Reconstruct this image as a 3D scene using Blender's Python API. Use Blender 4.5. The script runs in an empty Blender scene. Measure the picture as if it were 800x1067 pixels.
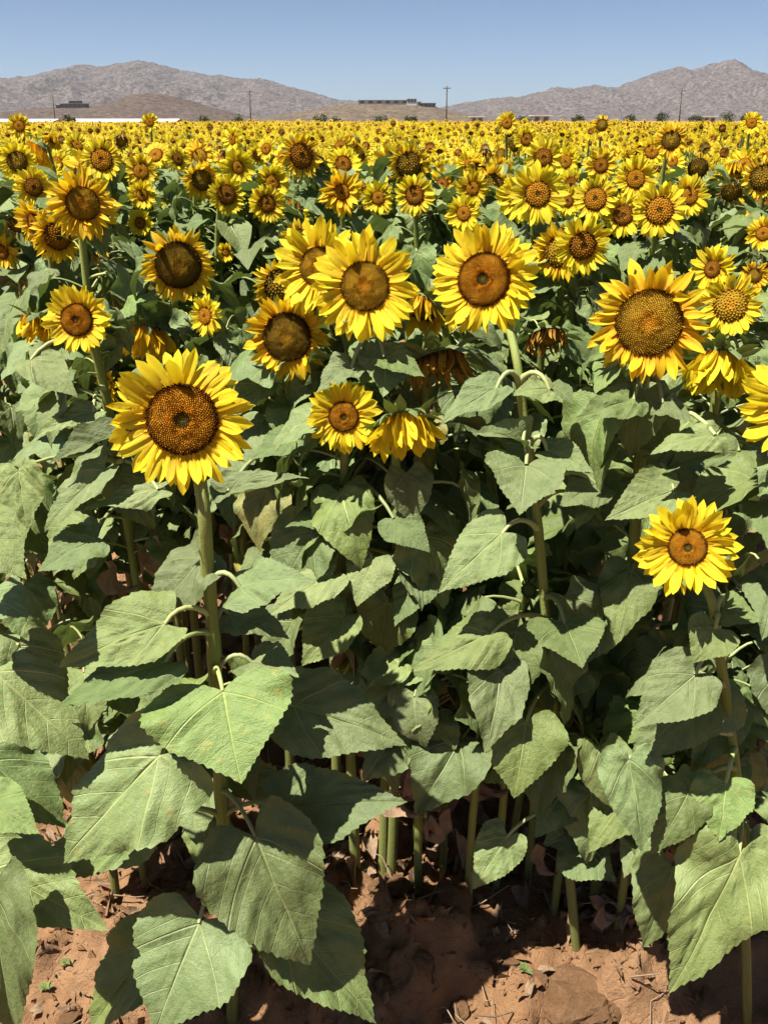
import bpy, math, random
import numpy as np
from mathutils import Vector, Matrix

SEED = 11
rnd = random.Random(SEED)
rng = np.random.default_rng(SEED)
R = math.radians
scene = bpy.context.scene
COL = scene.collection

# ------------------------------------------------------------------ camera
W, H, FPX = 800.0, 1067.0, 850.0          # picture size and focal length in picture pixels
CAM_H, HORIZON = 1.75, 125.0
PITCH = math.atan((H / 2 - HORIZON) / FPX)
cam_data = bpy.data.cameras.new("camera")
cam = bpy.data.objects.new("camera", cam_data)
COL.objects.link(cam)
cam.location = (0, 0, CAM_H)
cam.rotation_euler = (math.pi / 2 - PITCH, 0, 0)
cam_data.sensor_fit = 'HORIZONTAL'
cam_data.sensor_width = 36.0
cam_data.lens = 36.0 * FPX / W
cam_data.clip_start = 0.02
cam_data.clip_end = 30000
scene.camera = cam

# ------------------------------------------------------------------ sky, sun, exposure
SUN_EL, SUN_AZ = R(66), R(240)            # azimuth from +Y (view direction), clockwise
world = bpy.data.worlds.new("World")
scene.world = world
world.use_nodes = True
wn = world.node_tree
bg = wn.nodes["Background"]
sky = wn.nodes.new("ShaderNodeTexSky")
sky.sky_type = 'NISHITA'
sky.sun_disc = False
sky.sun_elevation = SUN_EL
sky.sun_rotation = SUN_AZ
sky.altitude = 1800
sky.air_density = 0.58
sky.dust_density = 1.6
sky.ozone_density = 1.3
wn.links.new(sky.outputs[0], bg.inputs[0])
bg.inputs[1].default_value = 0.05
sun_data = bpy.data.lights.new("sun", 'SUN')
sun_data.energy = 5.0
sun_data.angle = R(0.53)
sun_data.color = (1.0, 0.955, 0.88)
sun = bpy.data.objects.new("sun", sun_data)
COL.objects.link(sun)
SUN_DIR = Vector((math.sin(SUN_AZ) * math.cos(SUN_EL), math.cos(SUN_AZ) * math.cos(SUN_EL), math.sin(SUN_EL)))
sun.rotation_euler = SUN_DIR.to_track_quat('Z', 'Y').to_euler()
sun.location = (-5, -5, 20)
vs = scene.view_settings
vs.view_transform = 'Standard'
vs.look = 'None'
vs.gamma = 1.0
vs.use_curve_mapping = False
vs.exposure = 1.32
scene.render.engine = 'CYCLES'
scene.cycles.max_bounces = 8
scene.cycles.diffuse_bounces = 4
scene.cycles.transmission_bounces = 4
scene.cycles.transparent_max_bounces = 4
scene.cycles.volume_bounces = 0
scene.cycles.caustics_reflective = False
scene.cycles.caustics_refractive = False

# ------------------------------------------------------------------ pixel <-> place
CP, SP = math.cos(PITCH), math.sin(PITCH)

def ray(px, py):
    a = (px - W / 2) / FPX
    b = (py - H / 2) / FPX
    return Vector((a, CP - b * SP, -SP - b * CP))

def at(px, py, Y):
    d = ray(px, py)
    t = Y / d.y
    return Vector((d.x * t, Y, CAM_H + d.z * t))

def at_depth(px, py, zc):
    d = ray(px, py)
    return Vector((d.x * zc, d.y * zc, CAM_H + d.z * zc))

def project(p):
    v = Vector(p) - Vector((0, 0, CAM_H))
    zc = v.y * CP - v.z * SP
    up = v.y * SP + v.z * CP
    return (W / 2 + FPX * v.x / zc, H / 2 - FPX * up / zc, zc)

# ------------------------------------------------------------------ numpy noise
_tab = rng.random((256, 256))

def vnoise(x, y):
    xi = np.floor(x).astype(int); yi = np.floor(y).astype(int)
    fx = x - xi; fy = y - yi
    fx = fx * fx * (3 - 2 * fx); fy = fy * fy * (3 - 2 * fy)
    a = _tab[xi & 255, yi & 255]; b = _tab[(xi + 1) & 255, yi & 255]
    c = _tab[xi & 255, (yi + 1) & 255]; d = _tab[(xi + 1) & 255, (yi + 1) & 255]
    return (a * (1 - fx) + b * fx) * (1 - fy) + (c * (1 - fx) + d * fx) * fy

def fbm(x, y, octaves=5, gain=0.5, ridged=False):
    s = np.zeros_like(x, dtype=float); amp = 1.0; tot = 0.0
    for k in range(octaves):
        n = vnoise(x * 2 ** k + 17.3 * k, y * 2 ** k + 9.1 * k)
        if ridged:
            n = 1 - np.abs(2 * n - 1)
        s += n * amp; tot += amp; amp *= gain
    return s / tot

# ------------------------------------------------------------------ mesh helpers
def make_mesh(name, V, F, UV=None, MI=None, mats=(), smooth=True, tint=None):
    """V (n,3) F (m,3) triangles, UV per vertex (n,2), MI per face."""
    V = np.asarray(V, dtype=np.float32).reshape(-1, 3)
    F = np.asarray(F, dtype=np.int32).reshape(-1, 3)
    me = bpy.data.meshes.new(name)
    me.vertices.add(len(V)); me.vertices.foreach_set("co", V.ravel())
    me.loops.add(F.size); me.loops.foreach_set("vertex_index", F.ravel())
    me.polygons.add(len(F))
    me.polygons.foreach_set("loop_start", np.arange(0, F.size, 3, dtype=np.int32))
    me.polygons.foreach_set("loop_total", np.full(len(F), 3, dtype=np.int32))
    for m in mats:
        me.materials.append(m)
    if MI is not None:
        me.polygons.foreach_set("material_index", np.asarray(MI, dtype=np.int32))
    me.polygons.foreach_set("use_smooth", np.full(len(F), smooth, dtype=bool))
    if UV is not None:
        uvl = me.uv_layers.new(name="uv")
        uvl.data.foreach_set("uv", np.asarray(UV, dtype=np.float32).reshape(-1, 2)[F.ravel()].ravel())
    if tint is not None:
        at_ = me.attributes.new("tint", 'FLOAT', 'POINT')
        at_.data.foreach_set("value", np.asarray(tint, dtype=np.float32))
    me.update(calc_edges=True)
    me.validate()
    return me

class MB:
    """collects triangles with uv and material slots"""
    def __init__(self):
        self.V, self.F, self.U, self.M, self.n = [], [], [], [], 0
    def add(self, V, F, U=None, m=0):
        V = np.asarray(V, float).reshape(-1, 3); F = np.asarray(F, int).reshape(-1, 3)
        U = np.zeros((len(V), 2)) if U is None else np.asarray(U, float).reshape(-1, 2)
        self.V.append(V); self.F.append(F + self.n); self.U.append(U); self.M.append(np.full(len(F), m)); self.n += len(V)
        return self
    def box(self, x0, x1, y0, y1, z0, z1, m=0):
        V = [(x, y, z) for z in (z0, z1) for y in (y0, y1) for x in (x0, x1)]
        q = [(0, 2, 3, 1), (4, 5, 7, 6), (0, 1, 5, 4), (2, 6, 7, 3), (0, 4, 6, 2), (1, 3, 7, 5)]
        for f in q:
            P = [V[i] for i in f]
            self.add(P, [(0, 1, 2), (0, 2, 3)], m=m)
        return self
    def tube(self, pts, rad, sides=8, m=0, u=None, cap=True):
        pts = [Vector(p) for p in pts]
        n = len(pts)
        V, U, F = [], [], []
        ref = Vector((1, 0, 0))
        rib = .05 if sides >= 12 else 0.0
        for i, p in enumerate(pts):
            t = (pts[min(i + 1, n - 1)] - pts[max(i - 1, 0)]).normalized()
            a = ref - t * ref.dot(t)
            if a.length < 1e-4:
                a = t.orthogonal()
            a.normalize(); ref = a
            b = t.cross(a)
            r = rad[i] if hasattr(rad, '__len__') else rad
            for k in range(sides):
                an = 2 * math.pi * k / sides
                V.append(p + (a * math.cos(an) + b * math.sin(an)) * r * (1 + (rib if k % 2 else -rib)))
                U.append((k / sides, i / (n - 1)) if u is None else u)
        for i in range(n - 1):
            for k in range(sides):
                k2 = (k + 1) % sides
                a0, a1, b0, b1 = i * sides + k, i * sides + k2, (i + 1) * sides + k, (i + 1) * sides + k2
                F += [(a0, a1, b1), (a0, b1, b0)]
        if cap:
            for base, flip in ((0, True), ((n - 1) * sides, False)):
                for k in range(1, sides - 1):
                    f = (base, base + k, base + k + 1)
                    F.append(f[::-1] if flip else f)
        return self.add([tuple(v) for v in V], F, U, m)
    def arrays(self):
        return np.vstack(self.V), np.vstack(self.F), np.vstack(self.U), np.concatenate(self.M)
    def mesh(self, name, mats, smooth=True):
        V, F, U, M = self.arrays()
        return make_mesh(name, V, F, U, M, mats, smooth)

def link(name, data, parent=None, label=None, cat=None, group=None, kind=None):
    o = bpy.data.objects.new(name, data)
    COL.objects.link(o)
    if parent is not None:
        o.parent = parent
    if label: o["label"] = label
    if cat: o["category"] = cat
    if group: o["group"] = group
    if kind: o["kind"] = kind
    return o

# ------------------------------------------------------------------ material helpers
class NT:
    def __init__(self, name):
        self.mat = bpy.data.materials.new(name)
        self.mat.use_nodes = True
        self.t = self.mat.node_tree
        self.out = self.t.nodes["Material Output"]
        self.p = self.t.nodes["Principled BSDF"]
    def node(self, typ, **kw):
        n = self.t.nodes.new(typ)
        for k, v in kw.items():
            setattr(n, k, v)
        return n
    def put(self, sock, v):
        if hasattr(v, 'is_output'):
            self.t.links.new(v, sock)
        else:
            sock.default_value = v
    def math(self, op, a, b=None, c=None, clamp=False):
        n = self.node("ShaderNodeMath", operation=op)
        n.use_clamp = clamp
        self.put(n.inputs[0], a)
        if b is not None: self.put(n.inputs[1], b)
        if c is not None: self.put(n.inputs[2], c)
        return n.outputs[0]
    def mix(self, f, a, b, typ='MIX'):
        n = self.node("ShaderNodeMix", data_type='RGBA', blend_type=typ)
        self.put(n.inputs[0], f)
        self.put(n.inputs[6], a if hasattr(a, 'is_output') else tuple(a) + (1,) * (4 - len(a)))
        self.put(n.inputs[7], b if hasattr(b, 'is_output') else tuple(b) + (1,) * (4 - len(b)))
        return n.outputs[2]
    def noise(self, scale, detail=4, rough=0.55, vec=None, out=0):
        n = self.node("ShaderNodeTexNoise")
        n.inputs["Scale"].default_value = scale
        n.inputs["Detail"].default_value = detail
        n.inputs["Roughness"].default_value = rough
        if vec is not None: self.t.links.new(vec, n.inputs["Vector"])
        return n.outputs[out]
    def ramp(self, f, stops):
        n = self.node("ShaderNodeValToRGB")
        e = n.color_ramp.elements
        while len(e) < len(stops): e.new(0.5)
        for el, (pos, c) in zip(e, stops):
            el.position = pos
            el.color = tuple(c) + (1,) if len(c) == 3 else c
        self.t.links.new(f, n.inputs[0])
        return n.outputs[0]
    def remap(self, v, a, b, c, d):
        n = self.node("ShaderNodeMapRange")
        self.put(n.inputs[0], v)
        for i, x in enumerate((a, b, c, d)): n.inputs[i + 1].default_value = x
        return n.outputs[0]
    def bump(self, h, strength, dist):
        n = self.node("ShaderNodeBump")
        n.inputs["Strength"].default_value = strength
        n.inputs["Distance"].default_value = dist
        self.t.links.new(h, n.inputs["Height"])
        return n.outputs[0]
    def coord(self, which="Object"):
        return self.node("ShaderNodeTexCoord").outputs[which]
    def sep(self, v):
        n = self.node("ShaderNodeSeparateXYZ")
        self.t.links.new(v, n.inputs[0])
        return n.outputs
    def mapping(self, v, scale=(1, 1, 1), loc=(0, 0, 0)):
        n = self.node("ShaderNodeMapping")
        n.inputs["Scale"].default_value = scale
        n.inputs["Location"].default_value = loc
        self.t.links.new(v, n.inputs["Vector"])
        return n.outputs[0]
    def translucent(self, col, fac, normal=None):
        tr = self.node("ShaderNodeBsdfTranslucent")
        self.put(tr.inputs[0], col)
        mx = self.node("ShaderNodeMixShader")
        self.put(mx.inputs[0], fac)
        self.t.links.new(self.p.outputs[0], mx.inputs[1])
        self.t.links.new(tr.outputs[0], mx.inputs[2])
        self.t.links.new(mx.outputs[0], self.out.inputs[0])

def leaf_material(name, c_lo, c_hi, vein_col, dead=False):
    k = NT(name)
    uv = k.coord("UV")
    s = k.sep(uv)
    x, y = s[0], s[1]
    ay = k.math('ABSOLUTE', y)
    wid = k.math('MULTIPLY_ADD', x, -0.011, 0.0155)
    m1 = k.math('SUBTRACT', 1.0, k.math('DIVIDE', ay, wid), clamp=True)
    q = k.math('MULTIPLY_ADD', ay, -0.70, x)                     # lateral veins run forward and out
    q = k.math('ADD', q, k.math('MULTIPLY', k.math('MULTIPLY', ay, ay), -0.8))
    m3 = k.math('SUBTRACT', 1.0, k.math('DIVIDE', k.math('ABSOLUTE', k.math('ADD', q, -0.015)), 0.014), clamp=True)
    fr = k.math('FRACT', k.math('MULTIPLY', q, 4.6))
    m2 = k.math('SUBTRACT', 1.0, k.math('DIVIDE', k.math('ABSOLUTE', k.math('SUBTRACT', fr, 0.5)), 0.034), clamp=True)
    vein = k.math('MAXIMUM', m1, k.math('MAXIMUM', k.math('MULTIPLY', m3, 0.8), k.math('MULTIPLY', m2, 0.42)))
    oi = k.node("ShaderNodeObjectInfo").outputs["Random"]
    tint = k.node("ShaderNodeAttribute", attribute_name="tint").outputs["Fac"]
    ob = k.coord("Object")
    comb = k.node("ShaderNodeCombineXYZ")
    k.put(comb.inputs[0], k.math('MULTIPLY', oi, 37.0)); k.put(comb.inputs[1], tint)
    va = k.node("ShaderNodeVectorMath", operation='ADD')
    k.t.links.new(uv, va.inputs[0]); k.t.links.new(comb.outputs[0], va.inputs[1])
    nz = k.noise(5.0, 5, 0.6, va.outputs[0])
    fine = k.noise(70.0, 3, 0.6, va.outputs[0])
    col = k.mix(k.remap(nz, 0.35, 0.68, 0, 1), c_lo, c_hi)
    col = k.mix(k.remap(fine, 0.3, 0.7, 0, 0.22), col, tuple(0.45 * c for c in c_lo))
    # yellowing at the margin and odd blotches on some leaves
    edge = k.math('MULTIPLY', k.remap(k.noise(9.0, 3, 0.6, va.outputs[0]), 0.6, 0.72, 0, 1),
                  k.remap(oi, 0.62, 0.95, 0, 0.75))
    col = k.mix(edge, col, (0.26, 0.21, 0.05))
    spots = k.math('MULTIPLY', k.remap(k.noise(26.0, 2, 0.5, va.outputs[0]), 0.70, 0.75, 0, 1), k.remap(oi, 0.3, 0.8, 0.0, 0.25))
    col = k.mix(spots, col, (0.12, 0.07, 0.03))
    vfac = k.math('MULTIPLY', vein, 0.75)
    col = k.mix(vfac, col, vein_col)
    br = k.math('ADD', k.remap(oi, 0, 1, 0.72, 1.2), tint)
    hsv = k.node("ShaderNodeHueSaturation")
    k.put(hsv.inputs["Value"], br)
    k.put(hsv.inputs["Hue"], k.remap(k.math('FRACT', k.math('MULTIPLY', oi, 7.31)), 0, 1, 0.483, 0.508))
    k.put(hsv.inputs["Saturation"], k.remap(k.math('FRACT', k.math('MULTIPLY', oi, 13.7)), 0, 1, 0.88, 1.08))
    k.t.links.new(col, hsv.inputs["Color"])
    geo = k.node("ShaderNodeNewGeometry").outputs["Backfacing"]
    colf = k.mix(k.math('MULTIPLY', geo, 0.55), hsv.outputs[0], (0.17, 0.21, 0.085) if not dead else (.34, .23, .14))
    k.t.links.new(colf, k.p.inputs["Base Color"])
    k.p.inputs["Roughness"].default_value = 0.48 if not dead else 0.9
    k.p.inputs["Specular IOR Level"].default_value = 0.32 if not dead else 0.1
    crk = k.noise(17.0, 3, 0.55, va.outputs[0])
    hgt = k.math('ADD', k.math('MULTIPLY_ADD', vein, -0.6, k.math('MULTIPLY', crk, 0.7)), k.math('ADD', k.math('MULTIPLY', nz, 0.7), k.math('MULTIPLY', fine, 0.35)))
    k.t.links.new(k.bump(hgt, 0.5, 0.010), k.p.inputs["Normal"])
    k.translucent(k.mix(0.6, colf, (0.16, 0.24, 0.02)) if not dead else colf, 0.16)
    return k.mat

def petal_material(name, tip, base, streak):
    k = NT(name)
    uv = k.coord("UV")
    s = k.sep(uv)
    oi = k.node("ShaderNodeObjectInfo").outputs["Random"]
    tint = k.node("ShaderNodeAttribute", attribute_name="tint").outputs["Fac"]
    mp = k.mapping(uv, (1.5, 26, 1))
    n = k.noise(1.6, 3, 0.6, mp)
    col = k.mix(k.remap(s[0], 0.0, 0.42, 1, 0), tip, base)
    col = k.mix(k.remap(n, 0.45, 0.7, 0, 0.55), col, streak)
    hsv = k.node("ShaderNodeHueSaturation")
    k.put(hsv.inputs["Value"], k.math('ADD', k.remap(oi, 0, 1, 0.86, 1.1), tint))
    k.put(hsv.inputs["Hue"], k.remap(k.math('FRACT', k.math('MULTIPLY', oi, 5.7)), 0, 1, 0.488, 0.504))
    k.t.links.new(col, hsv.inputs["Color"])
    k.t.links.new(hsv.outputs[0], k.p.inputs["Base Color"])
    k.p.inputs["Roughness"].default_value = 0.55
    k.p.inputs["Specular IOR Level"].default_value = 0.3
    k.t.links.new(k.bump(n, 0.35, 0.01), k.p.inputs["Normal"])
    k.translucent(hsv.outputs[0], 0.38)
    return k.mat

def disc_material(name, stops):
    k = NT(name)
    s = k.sep(k.coord("UV"))
    col = k.ramp(k.math('ADD', s[0], k.remap(s[1], 0, 1, -0.05, 0.05)), stops)
    hsv = k.node("ShaderNodeHueSaturation")
    pn = k.noise(3.2, 4, 0.65, k.coord("Object"))
    k.put(hsv.inputs["Value"], k.math('MULTIPLY', k.remap(s[1], 0, 1, 0.62, 1.35), k.remap(pn, 0.3, 0.7, 0.9, 1.12)))
    k.t.links.new(col, hsv.inputs["Color"])
    k.t.links.new(hsv.outputs[0], k.p.inputs["Base Color"])
    k.p.inputs["Roughness"].default_value = 0.9
    k.p.inputs["Specular IOR Level"].default_value = 0.05
    vo = k.node("ShaderNodeTexVoronoi")
    vo.inputs["Scale"].default_value = 26
    k.t.links.new(k.coord("Object"), vo.inputs["Vector"])
    k.t.links.new(k.bump(vo.outputs["Distance"], 0.5, 0.05), k.p.inputs["Normal"])
    return k.mat

def stem_material(name, a, b):
    k = NT(name)
    mp = k.mapping(k.coord("UV"), (14, 5, 1))
    n = k.noise(1.0, 4, 0.6, mp)
    n2 = k.noise(160, 3, 0.7, k.coord("Object"))
    oi = k.node("ShaderNodeObjectInfo").outputs["Random"]
    col = k.mix(k.remap(n, 0.35, 0.68, 0, 1), a, b)
    col = k.mix(k.remap(n2, 0.5, 0.75, 0, 0.6), col, (0.16, 0.17, 0.07))
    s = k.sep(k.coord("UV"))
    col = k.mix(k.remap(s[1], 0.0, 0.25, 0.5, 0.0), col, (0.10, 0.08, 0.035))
    hsv = k.node("ShaderNodeHueSaturation")
    k.put(hsv.inputs["Value"], k.remap(oi, 0, 1, 0.8, 1.2))
    k.t.links.new(col, hsv.inputs["Color"])
    k.t.links.new(hsv.outputs[0], k.p.inputs["Base Color"])
    k.p.inputs["Roughness"].default_value = 0.6
    k.p.inputs["Specular IOR Level"].default_value = 0.3
    k.t.links.new(k.bump(k.math('ADD', n, k.math('MULTIPLY', n2, 0.6)), 0.5, 0.004), k.p.inputs["Normal"])
    return k.mat

def plain(name, col, rough=0.8, var=0.25, scale=6.0, spec=0.2, bump=0.3, bdist=0.02):
    k = NT(name)
    n = k.noise(scale, 5, 0.6, k.coord("Object"))
    c = k.mix(k.remap(n, 0.3, 0.7, 0, 1), tuple(x * (1 - var) for x in col), tuple(min(1, x * (1 + var)) for x in col))
    k.t.links.new(c, k.p.inputs["Base Color"])
    k.p.inputs["Roughness"].default_value = rough
    k.p.inputs["Specular IOR Level"].default_value = spec
    if bump:
        k.t.links.new(k.bump(n, bump, bdist), k.p.inputs["Normal"])
    return k.mat

def soil_material():
    k = NT("dry_soil")
    ob = k.coord("Object")
    big = k.noise(2.2, 5, 0.6, ob)
    mid = k.noise(16, 6, 0.65, ob)
    fine = k.noise(120, 5, 0.7, ob)
    col = k.mix(k.remap(big, 0.3, 0.7, 0, 1), (0.235, 0.122, 0.055), (0.310, 0.182, 0.095))
    col = k.mix(k.remap(mid, 0.42, 0.72, 0, 0.6), col, (0.12, 0.058, 0.028))
    col = k.mix(k.remap(fine, 0.55, 0.75, 0, 0.5), col, (0.34, 0.20, 0.12))
    k.t.links.new(col, k.p.inputs["Base Color"])
    k.p.inputs["Roughness"].default_value = 0.95
    k.p.inputs["Specular IOR Level"].default_value = 0.1
    grit = k.noise(420, 3, 0.7, ob)
    vc = k.node("ShaderNodeTexVoronoi", feature='DISTANCE_TO_EDGE')
    vc.inputs["Scale"].default_value = 11
    wob = k.node("ShaderNodeVectorMath", operation='ADD')
    nv = k.node("ShaderNodeTexNoise"); nv.inputs["Scale"].default_value = 9
    k.t.links.new(ob, nv.inputs["Vector"])
    sc_ = k.node("ShaderNodeVectorMath", operation='SCALE'); sc_.inputs["Scale"].default_value = 0.12
    k.t.links.new(nv.outputs["Color"], sc_.inputs[0])
    k.t.links.new(ob, wob.inputs[0]); k.t.links.new(sc_.outputs[0], wob.inputs[1])
    k.t.links.new(wob.outputs[0], vc.inputs["Vector"])
    crack = k.remap(vc.outputs["Distance"], 0.0, 0.03, -0.16, 0.0)
    h = k.math('ADD', k.math('MULTIPLY', mid, 0.9), k.math('ADD', crack, k.math('ADD', k.math('MULTIPLY', fine, 0.6), k.math('MULTIPLY', grit, 0.25))))
    k.t.links.new(k.bump(h, 0.8, 0.018), k.p.inputs["Normal"])
    return k.mat

def rock_material(name, dark, light, shrub, sc):
    k = NT(name)
    ob = k.coord("Object")
    big = k.noise(0.004 * sc, 5, 0.6, ob)
    mid = k.noise(0.022 * sc, 7, 0.8, ob)
    vo = k.node("ShaderNodeTexVoronoi")
    vo.inputs["Scale"].default_value = 0.019 * sc
    k.t.links.new(ob, vo.inputs["Vector"])
    col = k.mix(k.remap(mid, 0.455, 0.545, 0, 1), dark, light)
    col = k.mix(k.remap(big, 0.35, 0.65, 0, 0.35), col, tuple(0.75 * c for c in dark))
    col = k.mix(k.remap(vo.outputs["Distance"], 0.12, 0.42, 0.85, 0), col, shrub)
    k.t.links.new(col, k.p.inputs["Base Color"])
    k.p.inputs["Roughness"].default_value = 0.95
    k.p.inputs["Specular IOR Level"].default_value = 0.05
    k.t.links.new(k.bump(mid, 0.6, 12.0 / sc), k.p.inputs["Normal"])
    return k.mat

M_LEAF = leaf_material("sunflower_leaf", (0.132, 0.185, 0.057), (0.192, 0.248, 0.085), (0.38, 0.42, 0.16))
M_OLDLEAF = leaf_material("yellowing_leaf", (0.18, 0.20, 0.05), (0.34, 0.30, 0.07), (0.36, 0.36, 0.15))
M_DEADLEAF = leaf_material("dried_leaf", (0.26, 0.155, 0.085), (0.42, 0.29, 0.18), (0.30, 0.22, 0.13), dead=True)
M_BRACT = leaf_material("bract_green", (0.12, 0.17, 0.045), (0.19, 0.24, 0.07), (0.24, 0.28, 0.10))
M_PETAL = petal_material("fresh_petal", (0.80, 0.66, 0.018), (0.78, 0.49, 0.008), (0.77, 0.54, 0.010))
M_GOLD = petal_material("ageing_petal", (0.80, 0.56, 0.012), (0.70, 0.35, 0.006), (0.72, 0.42, 0.006))
M_DRY = petal_material("withered_petal", (0.52, 0.28, 0.035), (0.26, 0.11, 0.020), (0.14, 0.055, 0.015))
M_DISC = {
    'orange': disc_material("orange_disc", [(0, (.17, .14, .02)), (.10, (.11, .08, .015)), (.19, (.075, .042, .012)), (.26, (.62, .25, .012)), (.37, (.50, .20, .012)), (.50, (.42, .185, .014)), (.80, (.48, .22, .016)),
                                            (.90, (.17, .06, .010)), (1, (.08, .028, .008))]),
    'olive': disc_material("olive_disc", [(0, (.60, .27, .02)), (.25, (.56, .28, .02)), (.42, (.46, .27, .022)), (.86, (.36, .205, .018)), (.95, (.16, .08, .01)), (1, (.08, .04, .008))]),
    'dark': disc_material("dark_disc", [(0, (.46, .25, .02)), (.3, (.34, .20, .02)), (.55, (.22, .135, .016)), (.85, (.15, .088, .012)), (1, (.05, .025, .006))]),
    'green': disc_material("bud_disc", [(0, (.16, .20, .05)), (.6, (.14, .18, .04)), (1, (.10, .14, .03))]),
    'brown': disc_material("brown_disc", [(0, (.24, .15, .02)), (.12, (.11, .065, .012)), (.22, (.085, .04, .01)), (.30, (.48, .19, .015)), (.55, (.30, .125, .012)), (.85, (.22, .085, .012)), (1, (.07, .025, .008))]),
}
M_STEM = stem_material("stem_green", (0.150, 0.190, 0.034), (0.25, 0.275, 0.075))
M_SOIL = soil_material()

# ------------------------------------------------------------------ ground
def ground_z(x, y):
    x = np.asarray(x, float); y = np.asarray(y, float)
    d = np.sqrt(x * x + (y - 1) ** 2)
    near = np.clip(1.2 - d / 14.0, 0, 1)
    z = (fbm(x * 1.6 + 40, y * 1.6 + 11, 3) - 0.5) * 0.10
    z += (fbm(x * 7 + 3, y * 7 + 5, 6, 0.62) - 0.5) * 0.13 * near
    lump = np.clip(fbm(x * 13 + 31, y * 13 + 77, 3, 0.55) - 0.52, 0, 1)
    z += lump * 0.26 * near
    # ridge of turned soil along the front row, a furrow in front of it
    z += 0.055 * np.exp(-((y - 1.24 - 0.06 * np.sin(5 * x)) / 0.12) ** 2) * (0.6 + 0.8 * vnoise(x * 5 + 9, y * 2))
    z -= 0.06 * np.exp(-((y - 0.92) / 0.16) ** 2)
    # sunlit mounds
    for (mx, my, ra, hh) in ((0.06, 1.27, 0.085, 0.085), (0.16, 1.24, 0.06, 0.05), (0.30, 1.12, 0.08, 0.07), (-0.22, 1.15, 0.12, 0.03)):
        z += hh * np.exp(-(((x - mx) / ra) ** 2 + ((y - my) / (ra * 0.8)) ** 2))
    return z * np.clip((90 - d) / 60, 0, 1)

def gz(x, y):
    return float(ground_z(np.array([x]), np.array([y]))[0])

def build_ground():
    def axis(c, half_dense, step, far, n_far):
        a = np.arange(-half_dense, half_dense + 1e-6, step)
        k = np.linspace(0, 1, n_far + 1)[1:]
        o = half_dense + (far - half_dense) * (np.expm1(k * 7) / math.expm1(7))
        return np.concatenate([-o[::-1], a, o]) + c
    xs = axis(0, 1.7, 0.014, 9000, 70)
    ys = axis(1.75, 1.15, 0.014, 9000, 70)
    X, Y = np.meshgrid(xs, ys)
    Z = ground_z(X, Y)
    V = np.stack([X, Y, Z], -1).reshape(-1, 3)
    ny, nx = X.shape
    i = np.arange(ny - 1)[:, None] * nx + np.arange(nx - 1)[None, :]
    i = i.ravel()
    F = np.concatenate([np.stack([i, i + 1, i + nx + 1], 1), np.stack([i, i + nx + 1, i + nx], 1)])
    me = make_mesh("ground", V, F, V[:, :2], None, [M_SOIL])
    link("ground", me, label="reddish brown dry soil of the field", kind="structure")
build_ground()

# ------------------------------------------------------------------ mountains and hills
def mountain(name, profile, D, front, back, nx, ny, mat, label, spur=0.5, rough=0.20, sc=1.0, seed=0):
    px = np.array([p[0] for p in profile], float); py = np.array([p[1] for p in profile], float)
    cols = np.linspace(px[0], px[-1], nx)
    base = np.interp(cols, px, py)
    Hh = np.array([max(at(a, b, D).z, 1.0) for a, b in zip(cols, base)])
    t = np.concatenate([np.linspace(0, 1, ny), 1 + np.linspace(0, 1, ny // 4 + 1)[1:]])
    u = np.array([at(a, HORIZON - 30, D).x / D for a in cols])
    T, U = np.meshgrid(t, u, indexing='ij')
    Yd = np.where(T <= 1, D - front * (1 - T), D + back * (T - 1))
    X = U * D * (0.55 + 0.45 * Yd / D)
    HH = np.broadcast_to(Hh, T.shape)
    shape = np.where(T <= 1, T ** 1.25, np.clip(2 - T, 0, 1) ** 1.2)
    f = sc / 1000.0
    sp = fbm(X * 3.2 * f + seed, Yd * 1.5 * f + seed * 3, 5, 0.55, ridged=True)
    rg = fbm(X * 16 * f + seed, Yd * 16 * f, 4, 0.6)
    mid = np.clip(1 - np.abs(T - 0.5) * 2, 0, 1) ** 0.7
    mid = np.where(T > 1, 0.3, mid)
    Z = HH * (shape + mid * spur * (sp - 0.62)) + HH.max() * rough * (rg - 0.5) * np.where(T <= 1, np.minimum(1, T * 2), 1) * 0.45
    jag = fbm(X * 42 * f + seed, Yd * 42 * f + 3, 3, 0.6) - 0.5
    Z = Z + HH.max() * rough * .22 * jag * np.clip(T * 2, 0, 1)
    Z = np.where(T <= 0.001, -4, Z)
    Z = np.where(T >= 1.999, -4, np.maximum(Z, -3))
    V = np.stack([X, Yd, Z], -1).reshape(-1, 3)
    ny2, nx2 = T.shape
    i = (np.arange(ny2 - 1)[:, None] * nx2 + np.arange(nx2 - 1)[None, :]).ravel()
    F = np.concatenate([np.stack([i, i + 1, i + nx2 + 1], 1), np.stack([i, i + nx2 + 1, i + nx2], 1)])
    me = make_mesh(name, V, F, V[:, :2] / 100, None, [mat])
    o = link(name, me, label=label, kind="structure")
    def hz(x, y):
        k = np.argmin((V[:, 0] - x) ** 2 + (V[:, 1] - y) ** 2)
        return float(V[k, 2])
    return hz

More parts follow.
